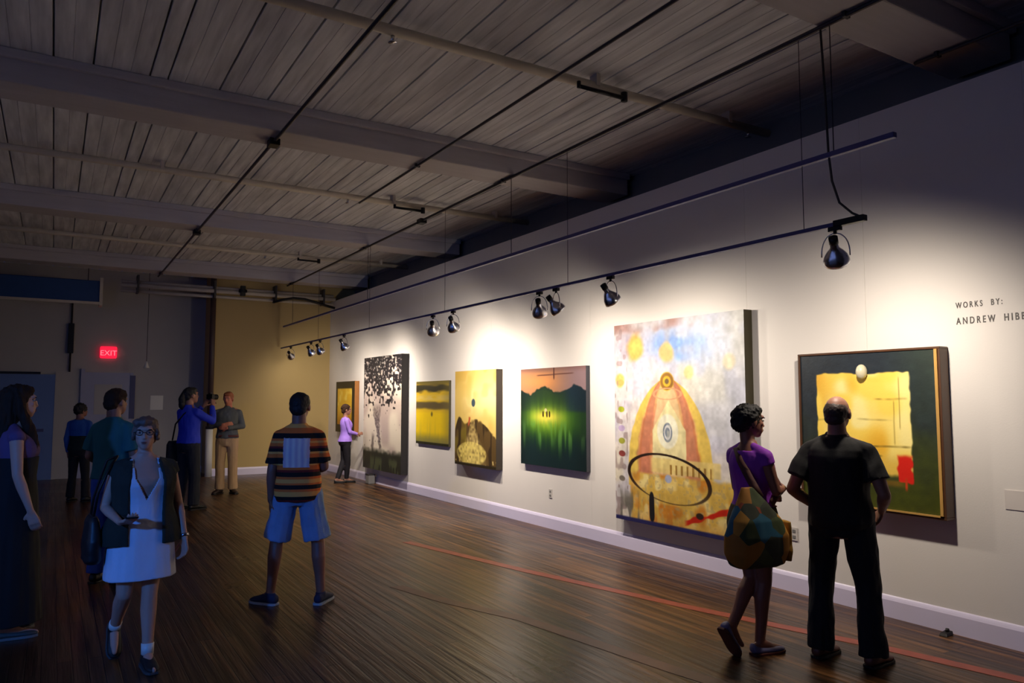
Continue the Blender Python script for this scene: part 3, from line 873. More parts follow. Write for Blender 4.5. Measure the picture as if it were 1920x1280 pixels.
    C = mixc(C, (196, 46, 26), (1 - sstep(.5, 1.0, abs(V - (.945 - .28 * (U - .62))) / .015 + 1.6 * m)) * sstep(.56, .6, U) * (1 - sstep(.86, .9, U)))
    C = mixc(C, (50, 36, 30), (1 - sstep(.5, 1.1, ((U - .68) / .03) ** 2 + ((V - .915) / .016) ** 2)))
    C = mixc(C, (44, 44, 92), sstep(.975, .985, V))
    C = C * (1 + .10 * h[..., None])
    C = C * (1 + .16 * m[..., None] + .10 * n2(U, V, 40, 14, 80)[..., None])
    g = C.mean(-1, keepdims=True)
    return np.clip(g + (C - g) * 1.15, 0, 1) * .86


E1 = mat('dark_brown_edge', (44, 34, 26), .6)
E2 = mat('olive_dark_edge', (58, 52, 30), .6)
painting('small dark-framed painting with a yellow square, farthest on the long wall', 16.65, 15.42, .95, 2.07, .10, p1, 70, 70, mat('ochre_edge', (150, 96, 40), .5))
painting('tall narrow canvas of a tree in black speckles on pinkish grey', 14.75, 12.80, .30, 2.52, .14, p2, 130, 190, mat('black_edge', (22, 18, 20), .6))
painting('smallest canvas, bright yellow field under dark bands', 12.36, 11.06, .90, 1.99, .04, p3, 110, 120, E2)
painting('golden canvas of a brown hill with a small figure on top', 10.70, 9.40, .66, 2.12, .11, p4, 130, 180, mat('umber_edge', (46, 36, 26), .6))
painting('green landscape canvas with a glowing centre under a pink sky', 8.80, 7.31, .80, 2.09, .06, p5, 170, 160, mat('slate_edge', (50, 50, 58), .6))
painting('largest canvas, pale with an orange arch and a black oval line', 6.70, 4.80, .34, 2.52, .11, p6, 300, 380, E2)
o7, W7, H7 = painting('framed dark green painting with a large yellow square and a red blot', 4.22, 3.0, .81, 2.065, .11, p7, 240, 240, mat('dark_wood_frame', (84, 54, 34), .4, var=.2), frame=.018)
mb = MB()
for a_, b_ in (((-.118, -W7 / 2 + .018, .018), (-.100, -W7 / 2 + .040, H7 - .018)), ((-.118, -W7 / 2 + .018, .018), (-.100, W7 / 2 - .018, .030))):
    mb.box(a_, b_)
tag(mb.build('gilt_slip', mat('gilt', (216, 168, 92), .35, .3), o7), 'gold inner edge')
kb = MB().ball((-.13, .0, H7 * .865), (.045, .042, .06), n=20)
kb.cyl((-.13, 0, H7 * .865), (-.10, 0, H7 * .865), .02, .02)
tag(kb.build('round_knob', mat('ivory_knob', (214, 206, 176), .25), o7, True), 'pale rounded knob mounted near the top of the canvas')


# ------------------------------------------------------------------ people
TORSO = {  # z, half width, half depth, y offset (person faces +Y), heights for a 1.72 m body
    'm': [(.79, .10, .085, 0), (.84, .150, .108, -.005), (.90, .168, .118, -.010), (.97, .164, .110, 0), (1.05, .150, .102, .005), (1.12, .148, .100, .006), (1.20, .158, .106, .004), (1.28, .170, .114, 0), (1.34, .174, .112, -.006), (1.385, .158, .096, -.012), (1.42, .112, .078, -.016), (1.455, .075, .062, -.014), (1.48, .058, .055, -.008)],
    'f': [(.79, .10, .085, 0), (.84, .158, .112, -.008), (.90, .174, .122, -.014), (.97, .160, .108, -.004), (1.05, .132, .092, .004), (1.11, .124, .088, .006), (1.18, .134, .096, .008), (1.25, .146, .118, .016), (1.30, .150, .118, .012), (1.35, .148, .096, -.002), (1.385, .132, .078, -.010), (1.415, .090, .064, -.012), (1.45, .060, .052, -.010), (1.47, .050, .050, -.006)]}


def interp(tab, z):
    if z <= tab[0][0]: return tab[0][1:]
    for a, b in zip(tab[:-1], tab[1:]):
        if a[0] <= z <= b[0]:
            t = (z - a[0]) / (b[0] - a[0])
            return tuple(a[i] + (b[i] - a[i]) * t for i in (1, 2, 3))
    return tab[-1][1:]


def ell(c, rx, ry, n=24, p=2.3, tilt=0.0):
    out = []
    for i in range(n):
        t = 2 * math.pi * i / n
        cx_, sx_ = math.cos(t), math.sin(t)
        x = rx * math.copysign(abs(cx_) ** (2 / p), cx_); y = ry * math.copysign(abs(sx_) ** (2 / p), sx_)
        out.append(Vector((c[0] + x, c[1] + y, c[2] + x * tilt)))
    return out


class Person:
    def __init__(s, label, pos, face, H, sex, skin, voxel=.008, wide=1.0, lean=(0, 0), joints=None, head=(0, 0, 0), curl=.5, name='person'):
        s.S = H / 1.72; s.sex = sex; s.vx = voxel; s.wide = wide; s.lean = lean
        f = unit((face[0], face[1], 0))
        s.root = empty(name, (pos[0], pos[1], 0), math.atan2(-f.x, f.y), label, 'person')
        shw = .178 if sex == 'm' else .156
        shw *= wide
        J = {'shR': (shw, -.012, 1.362), 'shL': (-shw, -.012, 1.362), 'elR': (shw + .05, -.03, 1.11), 'elL': (-shw - .05, -.03, 1.11),
             'wrR': (shw + .06, .03, .86), 'wrL': (-shw - .06, .03, .86),
             'hiR': (.088, 0, .90), 'hiL': (-.088, 0, .90), 'knR': (.10, .012, .49), 'knL': (-.10, .012, .49),
             'anR': (.105, -.025, .085), 'anL': (-.105, -.025, .085), 'toR': (.13, .16, .02), 'toL': (-.13, .16, .02),
             'hdR': (.0, .25, -1), 'hdL': (.0, .25, -1), 'pnR': (-1, .3, 0), 'pnL': (1, .3, 0)}
        if joints: J.update(joints)
        s.J = {}
        for k, v in J.items():
            v = Vector(v)
            if k[:2] in ('sh',): v = v + s.off(v.z)
            s.J[k] = v
        s.head = head; s.curl = curl
        s.skin = skin
        s.hc = Vector((0, .012, 1.603)) + s.off(1.6)
        hy, hp, hr = head
        s.HR = Matrix.Rotation(math.radians(hy), 3, 'Z') @ Matrix.Rotation(math.radians(hp), 3, 'X') @ Matrix.Rotation(math.radians(hr), 3, 'Y')
        s.body()

    def off(s, z):
        k = max(0, z - .92)
        return Vector((s.lean[0] * k, s.lean[1] * k, 0))

    def P(s, v): return Vector(v) * s.S

    def ring(s, z, infl=0.0, kx=1.0, ky=1.0):
        hw, hd, oy = interp(TORSO[s.sex], z)
        o = s.off(z)
        w = s.wide
        return ell(s.P((o.x, oy + o.y, z)), (hw * w * kx + infl) * s.S, (hd * (w ** .7) * ky + infl) * s.S)

    def hpt(s, v):  # head local to body local
        return s.P(s.hc + s.HR @ Vector(v))

    def hball(s, mb, c, r, n=18):
        mb.ball(s.hpt(c), [k * s.S for k in r], rot=s.HR, n=n)

    def limb(s, mb, names, rad, **k):
        mb.chain([s.P(n if not isinstance(n, str) else s.J[n]) for n in names], [r * s.S for r in rad], **k)

    def between(s, a, b, t, o=(0, 0, 0)):
        return s.J[a].lerp(s.J[b], t) + Vector(o)

    def hand(s, mb, side):
        w = s.J['wr' + side]; d = unit(s.J['hd' + side]); pn = unit(s.J['pn' + side]); pn = (pn - d * pn.dot(d)).normalized()
        sd = d.cross(pn)
        if (side == 'R'): sd = -sd
        # sd points to the thumb side
        for k in (-.026, -.009, .009, .026):
            mb.chain([s.P(w + sd * k * .5 + d * .01), s.P(w + sd * k + d * .085)], [.014 * s.S, .0135 * s.S], n=10)
        for k, L in ((.030, .92), (.0105, 1.05), (-.0095, .98), (-.029, .78)):
            a = w + d * .083 + sd * k
            p = [a]; ang = s.curl * .6
            dd = d
            for i, l in enumerate((.040, .026, .020)):
                r = Quaternion(d.cross(pn), ang + i * s.curl)
                dd = r @ d
                p.append(p[-1] + dd * l * L)
            mb.chain([s.P(q) for q in p], [.0098 * s.S, .0088 * s.S, .0080 * s.S, .0070 * s.S], n=10)
        t0 = w + d * .022 + sd * .026
        t1 = t0 + (d * .55 + sd * .62 + pn * .35).normalized() * .042
        t2 = t1 + (d * .85 + sd * .3 + pn * .45).normalized() * .032
        t3 = t2 + (d * .92 + sd * .05 + pn * .5).normalized() * .022
        mb.chain([s.P(q) for q in (t0, t1, t2, t3)], [.014 * s.S, .0115 * s.S, .0098 * s.S, .0080 * s.S], n=10)

    def body(s):
        mb = MB(); S = s.S
        zs = [q[0] for q in TORSO[s.sex]]
        mb.loft([s.ring(z) for z in zs])
        f = 1.0 if s.sex == 'm' else .84
        top = 1.46
        nk = .056 if s.sex == 'm' else .046
        mb.chain([s.P(Vector((0, -.014, 1.42)) + s.off(1.42)), s.P(s.hc + s.HR @ Vector((0, -.028, -.06)))], [nk * 1.12 * S, nk * S], n=16)
        for sd in 'LR':
            x = 1 if sd == 'R' else -1
            s.limb(mb, [Vector((x * .045, -.02, 1.432)) + s.off(1.42), 'sh' + sd], [.036 * f, .050 * f])
            el, sh, wr = 'el' + sd, 'sh' + sd, 'wr' + sd
            s.limb(mb, [sh, s.between(sh, el, .45), el, s.between(el, wr, .3), s.between(el, wr, .75), wr], [.053 * f, .048 * f, .040 * f, .042 * f, .031 * f, .026 * f])
            s.hand(mb, sd)
            hi, kn, an, to = 'hi' + sd, 'kn' + sd, 'an' + sd, 'to' + sd
            g = 1.0 if s.sex == 'm' else .97
            s.limb(mb, [hi, s.between(hi, kn, .4), s.between(hi, kn, .8), kn, s.between(kn, an, .28, (0, -.012, 0)), s.between(kn, an, .65), an], [.088 * g, .078 * g, .060 * g, .055 * g, .056 * g, .042 * g, .036 * g])
            a = s.J[an]; t = s.J[to]
            d = Vector((t.x - a.x, t.y - a.y, t.z - a.z)); dn = d.normalized()
            heel = a - dn * .045 + Vector((0, 0, -.045)) if d.length > 0 else a
            s.limb(mb, [a, a.lerp(t, .5) + Vector((0, 0, -.012)), t + Vector((0, 0, .006))], [.036, .028, .017])
            s.limb(mb, [heel, a.lerp(t, .6) + Vector((0, 0, -.018))], [.030, .026])
        # head
        s.hball(mb, (0, -.012, .022), (.076, .097, .094), 22)
        s.hball(mb, (0, .022, -.022), (.062, .070, .088), 20)
        s.hball(mb, (0, .060, -.088), (.030, .028, .022))
        s.hball(mb, (0, .062, -.050), (.044, .036, .050))
        s.hball(mb, (0, .078, .036), (.050, .022, .016))
        s.hball(mb, (0, .096, -.012), (.010, .014, .026), 12)
        s.hball(mb, (0, .102, -.026), (.016, .014, .011), 12)
        for x in (-1, 1):
            s.hball(mb, (x * .079, -.008, -.006), (.011, .022, .033), 14)
            s.hball(mb, (x * .036, .068, -.014), (.022, .018, .018), 12)
        s.hball(mb, (0, .088, -.056), (.024, .011, .007), 12)
        s.hball(mb, (0, .086, -.067), (.020, .011, .007), 12)
        s.bodyo = blob(mb, 'body', s.skin, s.root, s.vx, 3)

    def face_parts(s):
        for x in (-1, 1):
            mb = MB(); s.hball(mb, (x * .032, .078, .010), (.0115, .0125, .0068), 14)
            e = mb.build('eye', M['eye'], s.root, True)
            mb = MB(); s.hball(mb, (x * .032, .0895, .010), (.0055, .003, .0055), 10)
            mb.build('iris', M['black'], e, True)
            mb = MB(); s.hball(mb, (x * .033, .090, .031), (.017, .006, .0038), 10)
            mb.build('eyebrow', M['glass'], s.root, True)
        mb = MB(); s.hball(mb, (0, .098, -.056), (.021, .007, .0048), 12); s.hball(mb, (0, .096, -.066), (.018, .007, .0048), 12)
        mb.build('lips', mat('lips', (132, 74, 66), .5), s.root, True)

    def hair(s, prims, m, noise=.010, freq=45, aniso=(1, 1, 1), extra=None, name='hair'):
        mb = MB()
        for c, r in prims: s.hball(mb, c, r, 20)
        if extra: extra(mb)
        return blob(mb, name, m, s.root, s.vx * .9, 2, noise, freq, aniso, 5)

    def top(s, name, m, z0, z1=1.45, infl=.018, sleeve='short', slen=.62, scuff=.066, hemflare=0.0, noise=.010, open_neck=False, aniso=(1, 1, .5), freq=14, collar=False, loose=0.0, smooth=6):
        mb = MB(); n = 14; rings = []
        for i in range(n + 1):
            z = z0 + (z1 - z0) * i / n
            fl = infl + hemflare * (1 - i / n) ** 2 + loose * math.sin(math.pi * min(1, i / n * 1.1)) ** 1.0
            if z > 1.28: fl = fl + (min(fl, .012) - fl) * min(1, (z - 1.28) / .13)
            r = s.ring(z, fl)
            rings.append(r)
        mb.loft(rings)
        f = 1.0 if s.sex == 'm' else .88
        for sd in 'LR':
            x = 1 if sd == 'R' else -1
            sh, el, wr = 'sh' + sd, 'el' + sd, 'wr' + sd
            if z1 > 1.38:
                s.limb(mb, [Vector((x * .055, -.02, 1.425)) + s.off(1.42), s.J[sh]], [.040 * f, .060 * f])
            if sleeve == 'short':
                s.limb(mb, [sh, s.between(sh, el, slen * .6), s.between(sh, el, slen)], [.060 * f, scuff * f, scuff * 1.04 * f], end=False)
            elif sleeve == 'long':
                s.limb(mb, [sh, s.between(sh, el, .5), el, s.between(el, wr, .5), s.between(el, wr, .96)], [.060 * f, .057 * f, .050 * f, .046 * f, .038 * f], end=False)
            elif sleeve == 'cap':
                s.limb(mb, [sh, s.between(sh, el, .22)], [.058 * f, .060 * f], end=False)
        if collar:
            a = s.P(Vector((0, -.014, 1.435)) + s.off(1.44)); b = s.P(Vector((0, -.018, 1.475)) + s.off(1.47))
            mb.cyl(a, b, .078 * s.S, .068 * s.S, 20)
        return blob(mb, name, m, s.root, s.vx * .95, smooth, noise, freq, aniso, 9)

    def pants(s, name, m, ztop=1.0, low='ankle', rt=.100, rk=.074, rc=.078, noise=.010, infl=.014, frac=.9, smooth=3):
        mb = MB()
        zs = [.80 + (ztop - .80) * i / 8 for i in range(9)]
        mb.loft([s.ring(z, infl) for z in zs])
        for sd in 'LR':
            hi, kn, an = 'hi' + sd, 'kn' + sd, 'an' + sd
            if low == 'ankle':
                s.limb(mb, [hi, s.between(hi, kn, .5), kn, s.between(kn, an, .5), s.between(kn, an, frac)], [rt, (rt + rk) / 2 * 1.02, rk, (rk + rc) / 2, rc], end=False)
            else:
                s.limb(mb, [hi, s.between(hi, kn, .5), s.between(hi, kn, frac)], [rt, rk, rc], end=False)
        return blob(mb, name, m, s.root, s.vx * .95, smooth, noise, 16, (1, 1, .5), 13)

    def skirt(s, name, m, z0, z1, rb, rt=None, noise=.008, kd=.8, smooth=3, tophook=None):
        """flared tube from z1 (body) down to z0"""
        mb = MB(); rings = []
        for i in range(9):
            t = i / 8; z = z1 + (z0 - z1) * t
            hw, hd, oy = interp(TORSO[s.sex], max(z, .86)); o = s.off(z)
            rx = (hw * s.wide + .02) * (1 - t) + rb * t; ry = (hd + .02) * (1 - t) + rb * kd * t
            rings.append(ell(s.P((o.x, oy + o.y, z)), max(rx, hw * s.wide + .016) * s.S, max(ry, hd + .016) * s.S))
        mb.loft(rings[::-1])
        if tophook: tophook(mb)
        return blob(mb, name, m, s.root, s.vx * .95, smooth, noise, 12, (1, 1, .25), 17)

    def shoe(s, sd, m, sole=None, h=.03, name='shoe', low=False):
        a = s.J['an' + sd]; t = s.J['to' + sd]
        d = (t - a); dl = Vector((d.x, d.y, 0))
        flat = a.z < .12
        dn = dl.normalized() if flat else d.normalized()
        up = Vector((0, 0, 1)) if flat else (Vector((0, 0, 1)) - dn * dn.z).normalized()
        side = dn.cross(up)
        base = Vector((a.x, a.y, .0)) if flat else a - up * (.085 if low else .068)
        mb = MB(); rings = []
        prof = [(-.074, .020, .030, .056), (-.062, .036, .013, .085), (-.02, .044, .010, .100 if not low else .066), (.03, .044, .010, .096 if not low else .056), (.08, .048, .010, .078 if not low else .052), (.13, .050, .010, .060 if not low else .050), (.170, .044, .012, .050 if not low else .044), (.200, .024, .016, .034)]
        for (u, w, lo, hi) in prof:
            c = base + dn * u
            ring = []
            for i in range(16):
                th = 2 * math.pi * i / 16
                zz = lo + (hi - lo) * (.5 + .5 * math.sin(th))
                ring.append(s.P(c + side * (w * math.cos(th) * (1.0 if math.sin(th) < 0 else .92)) + up * zz))
            rings.append(ring)
        mb.loft(rings)
        if not low: mb.cyl(s.P(base + up * .05), s.P(base + up * .098 - dn * .003), .043 * s.S, .042 * s.S, 16)
        o = blob(mb, name, m, s.root, min(s.vx, .008), 2)
        rings = []
        for zz in (0.001, .018):
            ring = []
            for (u, w, lo, hi) in prof:
                ring.append(s.P(base + dn * u + side * (w + .003) + up * zz))
            for (u, w, lo, hi) in prof[::-1]:
                ring.append(s.P(base + dn * u - side * (w + .003) + up * zz))
            rings.append(ring)
        MB().loft(rings).build('sole', sole or M['black'], o, bevel=.002)
        return o


SK = {'tan': mat('skin_tan', (150, 104, 84), .55, var=.08, scale=12), 'brown': mat('skin_brown', (144, 94, 76), .5, var=.08, scale=12),
      'pale': mat('skin_fair', (196, 148, 128), .55, var=.06, scale=12), 'ruddy': mat('skin_ruddy', (186, 112, 88), .55, var=.06, scale=12)}
HB = mat('black_hair', (18, 15, 15), .65, var=.3, scale=60, stretch=(1, 1, .3), bump=.5, bscale=120)
HBR = mat('brown_hair', (50, 31, 20), .75, var=.35, scale=60, stretch=(1, 1, .25), bump=.3, bscale=120, spec=.2)
HG = mat('ash_brown_hair', (104, 80, 70), .55, var=.3, scale=50, bump=.5, bscale=120)
HO = mat('ginger_hair', (150, 82, 44), .55, var=.3, scale=50, bump=.4, bscale=120)

SHORT = [((0, -.020, .034), (.084, .100, .091)), ((0, -.062, -.018), (.070, .052, .062)), ((0, .030, .078), (.066, .060, .040))]
# ---- man in black, at right
p = Person('person in black shirt and dark trousers, balding, seen from behind before the yellow square painting', (4.43, 3.11), (.94, .34), 1.70, 'm', SK['tan'], .007, wide=1.03,
           head=(-4, 0, 0), curl=.7,
           joints={'elR': (.285, -.06, 1.09), 'elL': (-.285, -.08, 1.09), 'wrR': (.225, .12, .97), 'wrL': (-.185, .10, .96), 'hdR': (-.45, .55, -.6), 'hdL': (.5, .45, -.65), 'pnR': (-.8, -.5, 0), 'pnL': (.8, -.5, 0),
                   'hiR': (.10, 0, .90), 'hiL': (-.10, 0, .90), 'knR': (.145, .03, .49), 'knL': (-.135, .01, .49), 'anR': (.175, -.01, .085), 'anL': (-.145, -.03, .085), 'toR': (.225, .16, .02), 'toL': (-.10, .15, .02)})
p.face_parts()
p.hair([((0, -.031, .013), (.0795, .087, .083)), ((0, -.065, -.035), (.066, .045, .045)), ((.070, .006, .006), (.012, .03, .03)), ((-.070, .006, .006), (.012, .03, .03))], mat('dark_cropped_hair', (58, 42, 36), .6, bump=.4), noise=.005)
p.top('shirt', mat('black_shirt_cloth', (22, 21, 21), .85, var=.2, bump=.15, bscale=250), .86, 1.45, .020, 'short', .68, .070, .012, noise=.022, collar=True, freq=11, loose=.012)
p.pants('trousers', mat('dark_navy_trousers', (20, 26, 34), .85, var=.2, bump=.2, bscale=200), 1.0, 'ankle', .104, .080, .088, noise=.020, frac=1.06)
for sd in 'LR': p.shoe(sd, mat('brown_leather_shoe', (110, 66, 50), .45), mat('dark_sole', (24, 20, 18), .7))
bm = MB(); bm.loft([p.ring(z, .024) for z in (.985, 1.02)]); bm.build('belt', M['black'], p.root, True)

# ---- woman in purple with the big bag
p = Person('person in a purple top with short dark hair and a large bag on the hip', (4.05, 3.50), (.97, -.10), 1.64, 'f', SK['brown'], .0065, wide=1.02,
           head=(-14, -3, 0), curl=.6, lean=(.0, -.04),
           joints={'elR': (.20, .02, 1.13), 'elL': (-.20, .03, 1.12), 'wrR': (.07, .22, 1.13), 'wrL': (-.07, .21, 1.05), 'hdR': (-.9, .1, .1), 'hdL': (.9, .1, .15), 'pnR': (0, -1, 0), 'pnL': (0, -1, 0),
                   'knR': (.035, .05, .49), 'anR': (.03, .0, .085), 'toR': (.045, .18, .02), 'hiR': (.08, .0, .9),
                   'knL': (-.045, .01, .50), 'anL': (.00, -.225, .205), 'toL': (-.02, -.115, .060)})
p.face_parts()
p.hair([((0, -.030, .030), (.092, .106, .096)), ((0, -.075, -.010), (.078, .060, .072)), ((0, .02, .080), (.070, .062, .042))], HB, noise=.016, freq=60)
p.top('blouse', mat('purple_cotton', (150, 54, 190), .75, var=.12, bump=.15), .98, 1.40, .016, 'cap', noise=.012)
p.skirt('short_skirt', mat('brown_patterned_skirt', (66, 58, 40), .8, var=.4, scale=14), .66, 1.02, .185, kd=.82)
for sd in 'LR': p.shoe(sd, mat('slate_blue_flat_shoe', (112, 110, 150), .5), mat('red_brown_sole', (96, 40, 34), .6), low=True, name='flat_shoe')
pr = p


def bagmat():
    m, nt, b = newmat('patchwork_bag_cloth')
    L = nt.links.new
    tc = nt.nodes.new('ShaderNodeTexCoord')
    vo = nt.nodes.new('ShaderNodeTexVoronoi'); vo.inputs['Scale'].default_value = 8.5
    L(tc.outputs['Object'], vo.inputs['Vector'])
    r = nt.nodes.new('ShaderNodeValToRGB'); r.color_ramp.interpolation = 'CONSTANT'
    cols = [(0, (70, 80, 44)), (.2, (176, 116, 36)), (.42, (36, 96, 120)), (.55, (196, 138, 48)), (.7, (150, 70, 40)), (.84, (58, 62, 44))]
    e = r.color_ramp.elements
    e[0].color = srgb(*cols[0][1]); e[1].position = cols[1][0]; e[1].color = srgb(*cols[1][1])
    for q, c in cols[2:]:
        k = e.new(q); k.color = srgb(*c)
    sx = nt.nodes.new('ShaderNodeSeparateColor'); L(vo.outputs['Color'], sx.inputs['Color']); L(sx.outputs['Red'], r.inputs['Fac'])
    L(r.outputs['Color'], b.inputs['Base Color']); b.inputs['Roughness'].default_value = .75
    return m


BM = bagmat()
bag = empty('shoulder_bag', (4.05, 3.50, 0), pr.root.rotation_euler.z, 'large patchwork bag in mustard, teal and brown carried by the person in purple', 'bag')
mb = MB(); rings = []
bx, by = .235, -.20   # on her right hip, long axis front to back
for z, hl, hw, oy in ((.630, .15, .07, .0), (.65, .20, .095, .0), (.72, .232, .11, .0), (.82, .225, .115, -.0), (.92, .180, .095, -.01), (1.0, .125, .065, -.015), (1.06, .085, .04, -.02), (1.12, .045, .022, -.03)):
    rings.append([Vector((v.y + bx - (z > .95) * (z - .95) * .25, v.x + by + oy, z)) for v in ell((0, 0, 0), hl, hw, 24, 2.6)])
mb.loft(rings)
blob(mb, 'bag_body', BM, bag, .008, 4, .022, 9, (1, 1, .4), 23)
mb = MB(); rings = []
for z, hl in ((.645, .03), (.70, .055), (.80, .06), (.90, .03)):
    rings.append(ell((bx, by + .232, z), .06, hl * .6, 16))
mb.loft(rings)
blob(mb, 'side_pocket', mat('mustard_cloth', (186, 136, 44), .75, var=.2), bag, .008, 4, .01, 14, (1, 1, 1), 3)
mb = MB()
mb.box((-.5, -.5, 0), (-.49, -.49, .01)) if False else None
# strap climbs across her back to the far shoulder
sp = [Vector((.215, -.14, 1.10)), Vector((.165, -.145, 1.17)), Vector((.09, -.142, 1.26)), Vector((.02, -.135, 1.34)), Vector((-.045, -.095, 1.415)), Vector((-.085, -.02, 1.425)), Vector((-.06, .08, 1.36)), Vector((.02, .15, 1.25)), Vector((.12, .155, 1.13)), Vector((.225, -.05, 1.06))]
sp = [v * pr.S for v in sp]
rings = []
for i, v in enumerate(sp):
    d = (sp[min(i + 1, len(sp) - 1)] - sp[max(i - 1, 0)]).normalized()
    out = Vector((v.x, v.y, 0)).normalized() if i not in (4, 5) else Vector((-.2, 0, 1))
    out = (out - d * out.dot(d)).normalized(); w = d.cross(out)
    rings.append([v + w * (.026 * a) + out * (.004 * b) for a, b in ((-1, -1), (1, -1), (1, 1), (-1, 1))])
MB().loft(rings).build('strap', mat('brown_strap_cloth', (92, 48, 40), .7), bag, True)

# ---- boy in the striped shirt
def stripemat():
    m, nt, b = newmat('striped_rugby_cloth')
    L = nt.links.new
    tc = nt.nodes.new('ShaderNodeTexCoord'); sp_ = nt.nodes.new('ShaderNodeSeparateXYZ'); L(tc.outputs['Object'], sp_.inputs['Vector'])
    mr = nt.nodes.new('ShaderNodeMapRange'); mr.inputs['From Min'].default_value = .84; mr.inputs['From Max'].default_value = 1.46
    L(sp_.outputs['Z'], mr.inputs['Value'])
    r = nt.nodes.new('ShaderNodeValToRGB'); r.color_ramp.interpolation = 'CONSTANT'
    OR, BK, YE, MA = (232, 112, 40), (24, 13, 10), (240, 168, 84), (120, 28, 24)
    bands = [(0, MA), (.03, BK), (.075, YE), (.14, OR), (.17, BK), (.225, OR), (.25, YE), (.30, OR), (.33, BK), (.39, MA), (.42, OR), (.48, YE), (.50, BK), (.55, BK), (.58, OR), (.63, YE), (.66, BK), (.70, MA), (.73, OR), (.77, YE), (.80, OR), (.83, BK), (.88, BK), (.90, OR), (.97, YE)]
    e = r.color_ramp.elements
    e[0].position = 0; e[0].color = srgb(*bands[0][1]); e[1].position = bands[1][0]; e[1].color = srgb(*bands[1][1])
    for q, c in bands[2:]:
        k = e.new(q); k.color = srgb(*c)
    L(mr.outputs['Result'], r.inputs['Fac'])
    L(r.outputs['Color'], b.inputs['Base Color'])
    b.inputs['Roughness'].default_value = .85
    return m


def patchmat():
    m, nt, b = newmat('printed_back_panel')
    L = nt.links.new
    tc = nt.nodes.new('ShaderNodeTexCoord')
    w = nt.nodes.new('ShaderNodeTexWave'); w.bands_direction = 'X'; w.inputs['Scale'].default_value = 6.5; w.inputs['Distortion'].default_value = 1.5
    L(tc.outputs['Object'], w.inputs['Vector'])
    r = nt.nodes.new('ShaderNodeValToRGB'); r.color_ramp.elements[0].color = srgb(206, 184, 196); r.color_ramp.elements[1].color = srgb(232, 220, 214)
    L(w.outputs['Fac'], r.inputs['Fac']); L(r.outputs['Color'], b.inputs['Base Color']); b.inputs['Roughness'].default_value = .8
    return m


p = Person('person in an orange and black striped shirt and pale blue shorts, seen from behind', (1.77, 6.30), (.42, .90), 1.73, 'm', SK['brown'], .0075, wide=.88, head=(-6, -4, 0), curl=.6,
           joints={'elR': (.205, .01, 1.11), 'wrR': (.10, .21, 1.06), 'hdR': (-.7, .5, .2), 'pnR': (0, -1, 0), 'elL': (-.205, -.05, 1.09), 'wrL': (-.215, -.02, .84), 'hdL': (0, .15, -1),
                   'knR': (.165, .02, .49), 'knL': (-.17, .03, .49), 'anR': (.20, -.01, .085), 'anL': (-.205, -.0, .085), 'toR': (.25, .155, .02), 'toL': (-.35, .085, .02)})
p.face_parts()
p.hair(SHORT, HB, noise=.006, freq=70)
stm = stripemat()
sh = p.top('striped_shirt', stm, .84, 1.45, .026, 'short', .84, .064, .012, noise=.014, collar=True, loose=.016)
# printed panel follows the cloth of the back: copy that patch of the shirt, lifted 3 mm
src = sh.data; keep = []
for pol in src.polygons:
    c = pol.center
    if -.105 < c.x < .105 and 1.125 < c.z < 1.36 and pol.normal.y < -.3 and c.y < 0: keep.append(pol)
idx = {}; vs = []; fs = []
for pol in keep:
    f = []
    for vi in pol.vertices:
        if vi not in idx:
            idx[vi] = len(vs); v = src.vertices[vi]; vs.append(v.co + v.normal * .003)
        f.append(idx[vi])
    fs.append(f)
tag(MB().add(vs, fs).build('back_print', patchmat(), sh, True), 'pale square print')
p.pants('denim_shorts', mat('washed_denim', (132, 160, 200), .85, var=.2, scale=10, bump=.3, bscale=200), .99, 'knee', .104, .104, .112, noise=.018, frac=.92)
for sd in 'LR': p.shoe(sd, mat('navy_canvas_shoe', (26, 34, 66), .7), mat('pale_rubber_sole', (176, 182, 190), .6))

# ---- woman in the white dress walking towards us
p = Person('person in a white dress, open dark cardigan and glasses, walking forward', (.52, 5.42), (.10, -1.0), 1.56, 'f', SK['pale'], .0065, wide=1.12, head=(-16, 2, 0), curl=.55,
           joints={'elR': (.235, -.03, 1.10), 'wrR': (.175, .20, 1.02), 'hdR': (-.35, .9, .15), 'pnR': (-.3, 0, 1), 'elL': (-.245, -.04, 1.10), 'wrL': (-.275, .06, .85), 'hdL': (-.02, .2, -1),
                   'knR': (.10, .02, .50), 'anR': (.105, -.27, .20), 'toR': (.115, -.16, .055), 'knL': (-.055, .05, .49), 'anL': (-.045, .10, .085), 'toL': (-.05, .29, .02)})
p.face_parts()
p.hair([((0, -.018, .040), (.087, .100, .090)), ((0, -.060, -.020), (.076, .052, .066)), ((.012, .045, .082), (.070, .052, .036)), ((.078, .0, .0), (.014, .05, .045)), ((-.078, .0, .0), (.014, .05, .045))], HG, noise=.012)
gl = MB()
for x in (-1, 1):
    c = Vector((x * .034, .100, .010)); q = []
    for k in range(17): q.append(p.hpt(c + Vector((.023 * math.cos(2 * math.pi * k / 16), 0, .017 * math.sin(2 * math.pi * k / 16)))))
    gl.tube(q, .0022, 6)
    gl.tube([p.hpt((x * .056, .098, .014)), p.hpt((x * .076, .05, .012)), p.hpt((x * .082, -.005, .010))], .002, 6)
gl.tube([p.hpt((-.012, .101, .012)), p.hpt((.012, .101, .012))], .002, 6)
gl.build('glasses', M['glass'], p.root, True)


def dresshook(mb):
    zs = [.96 + .41 * i / 10 for i in range(11)]
    rr = []
    for z in zs: rr.append(p.ring(z, .016))
    mb.loft(rr)
    for x in (-1, 1):
        mb.chain([p.P(Vector((x * .095, .065, 1.34))), p.P(Vector((x * .085, .03, 1.41))), p.P(Vector((x * .08, -.04, 1.41)))], [.022 * p.S] * 3, n=10)


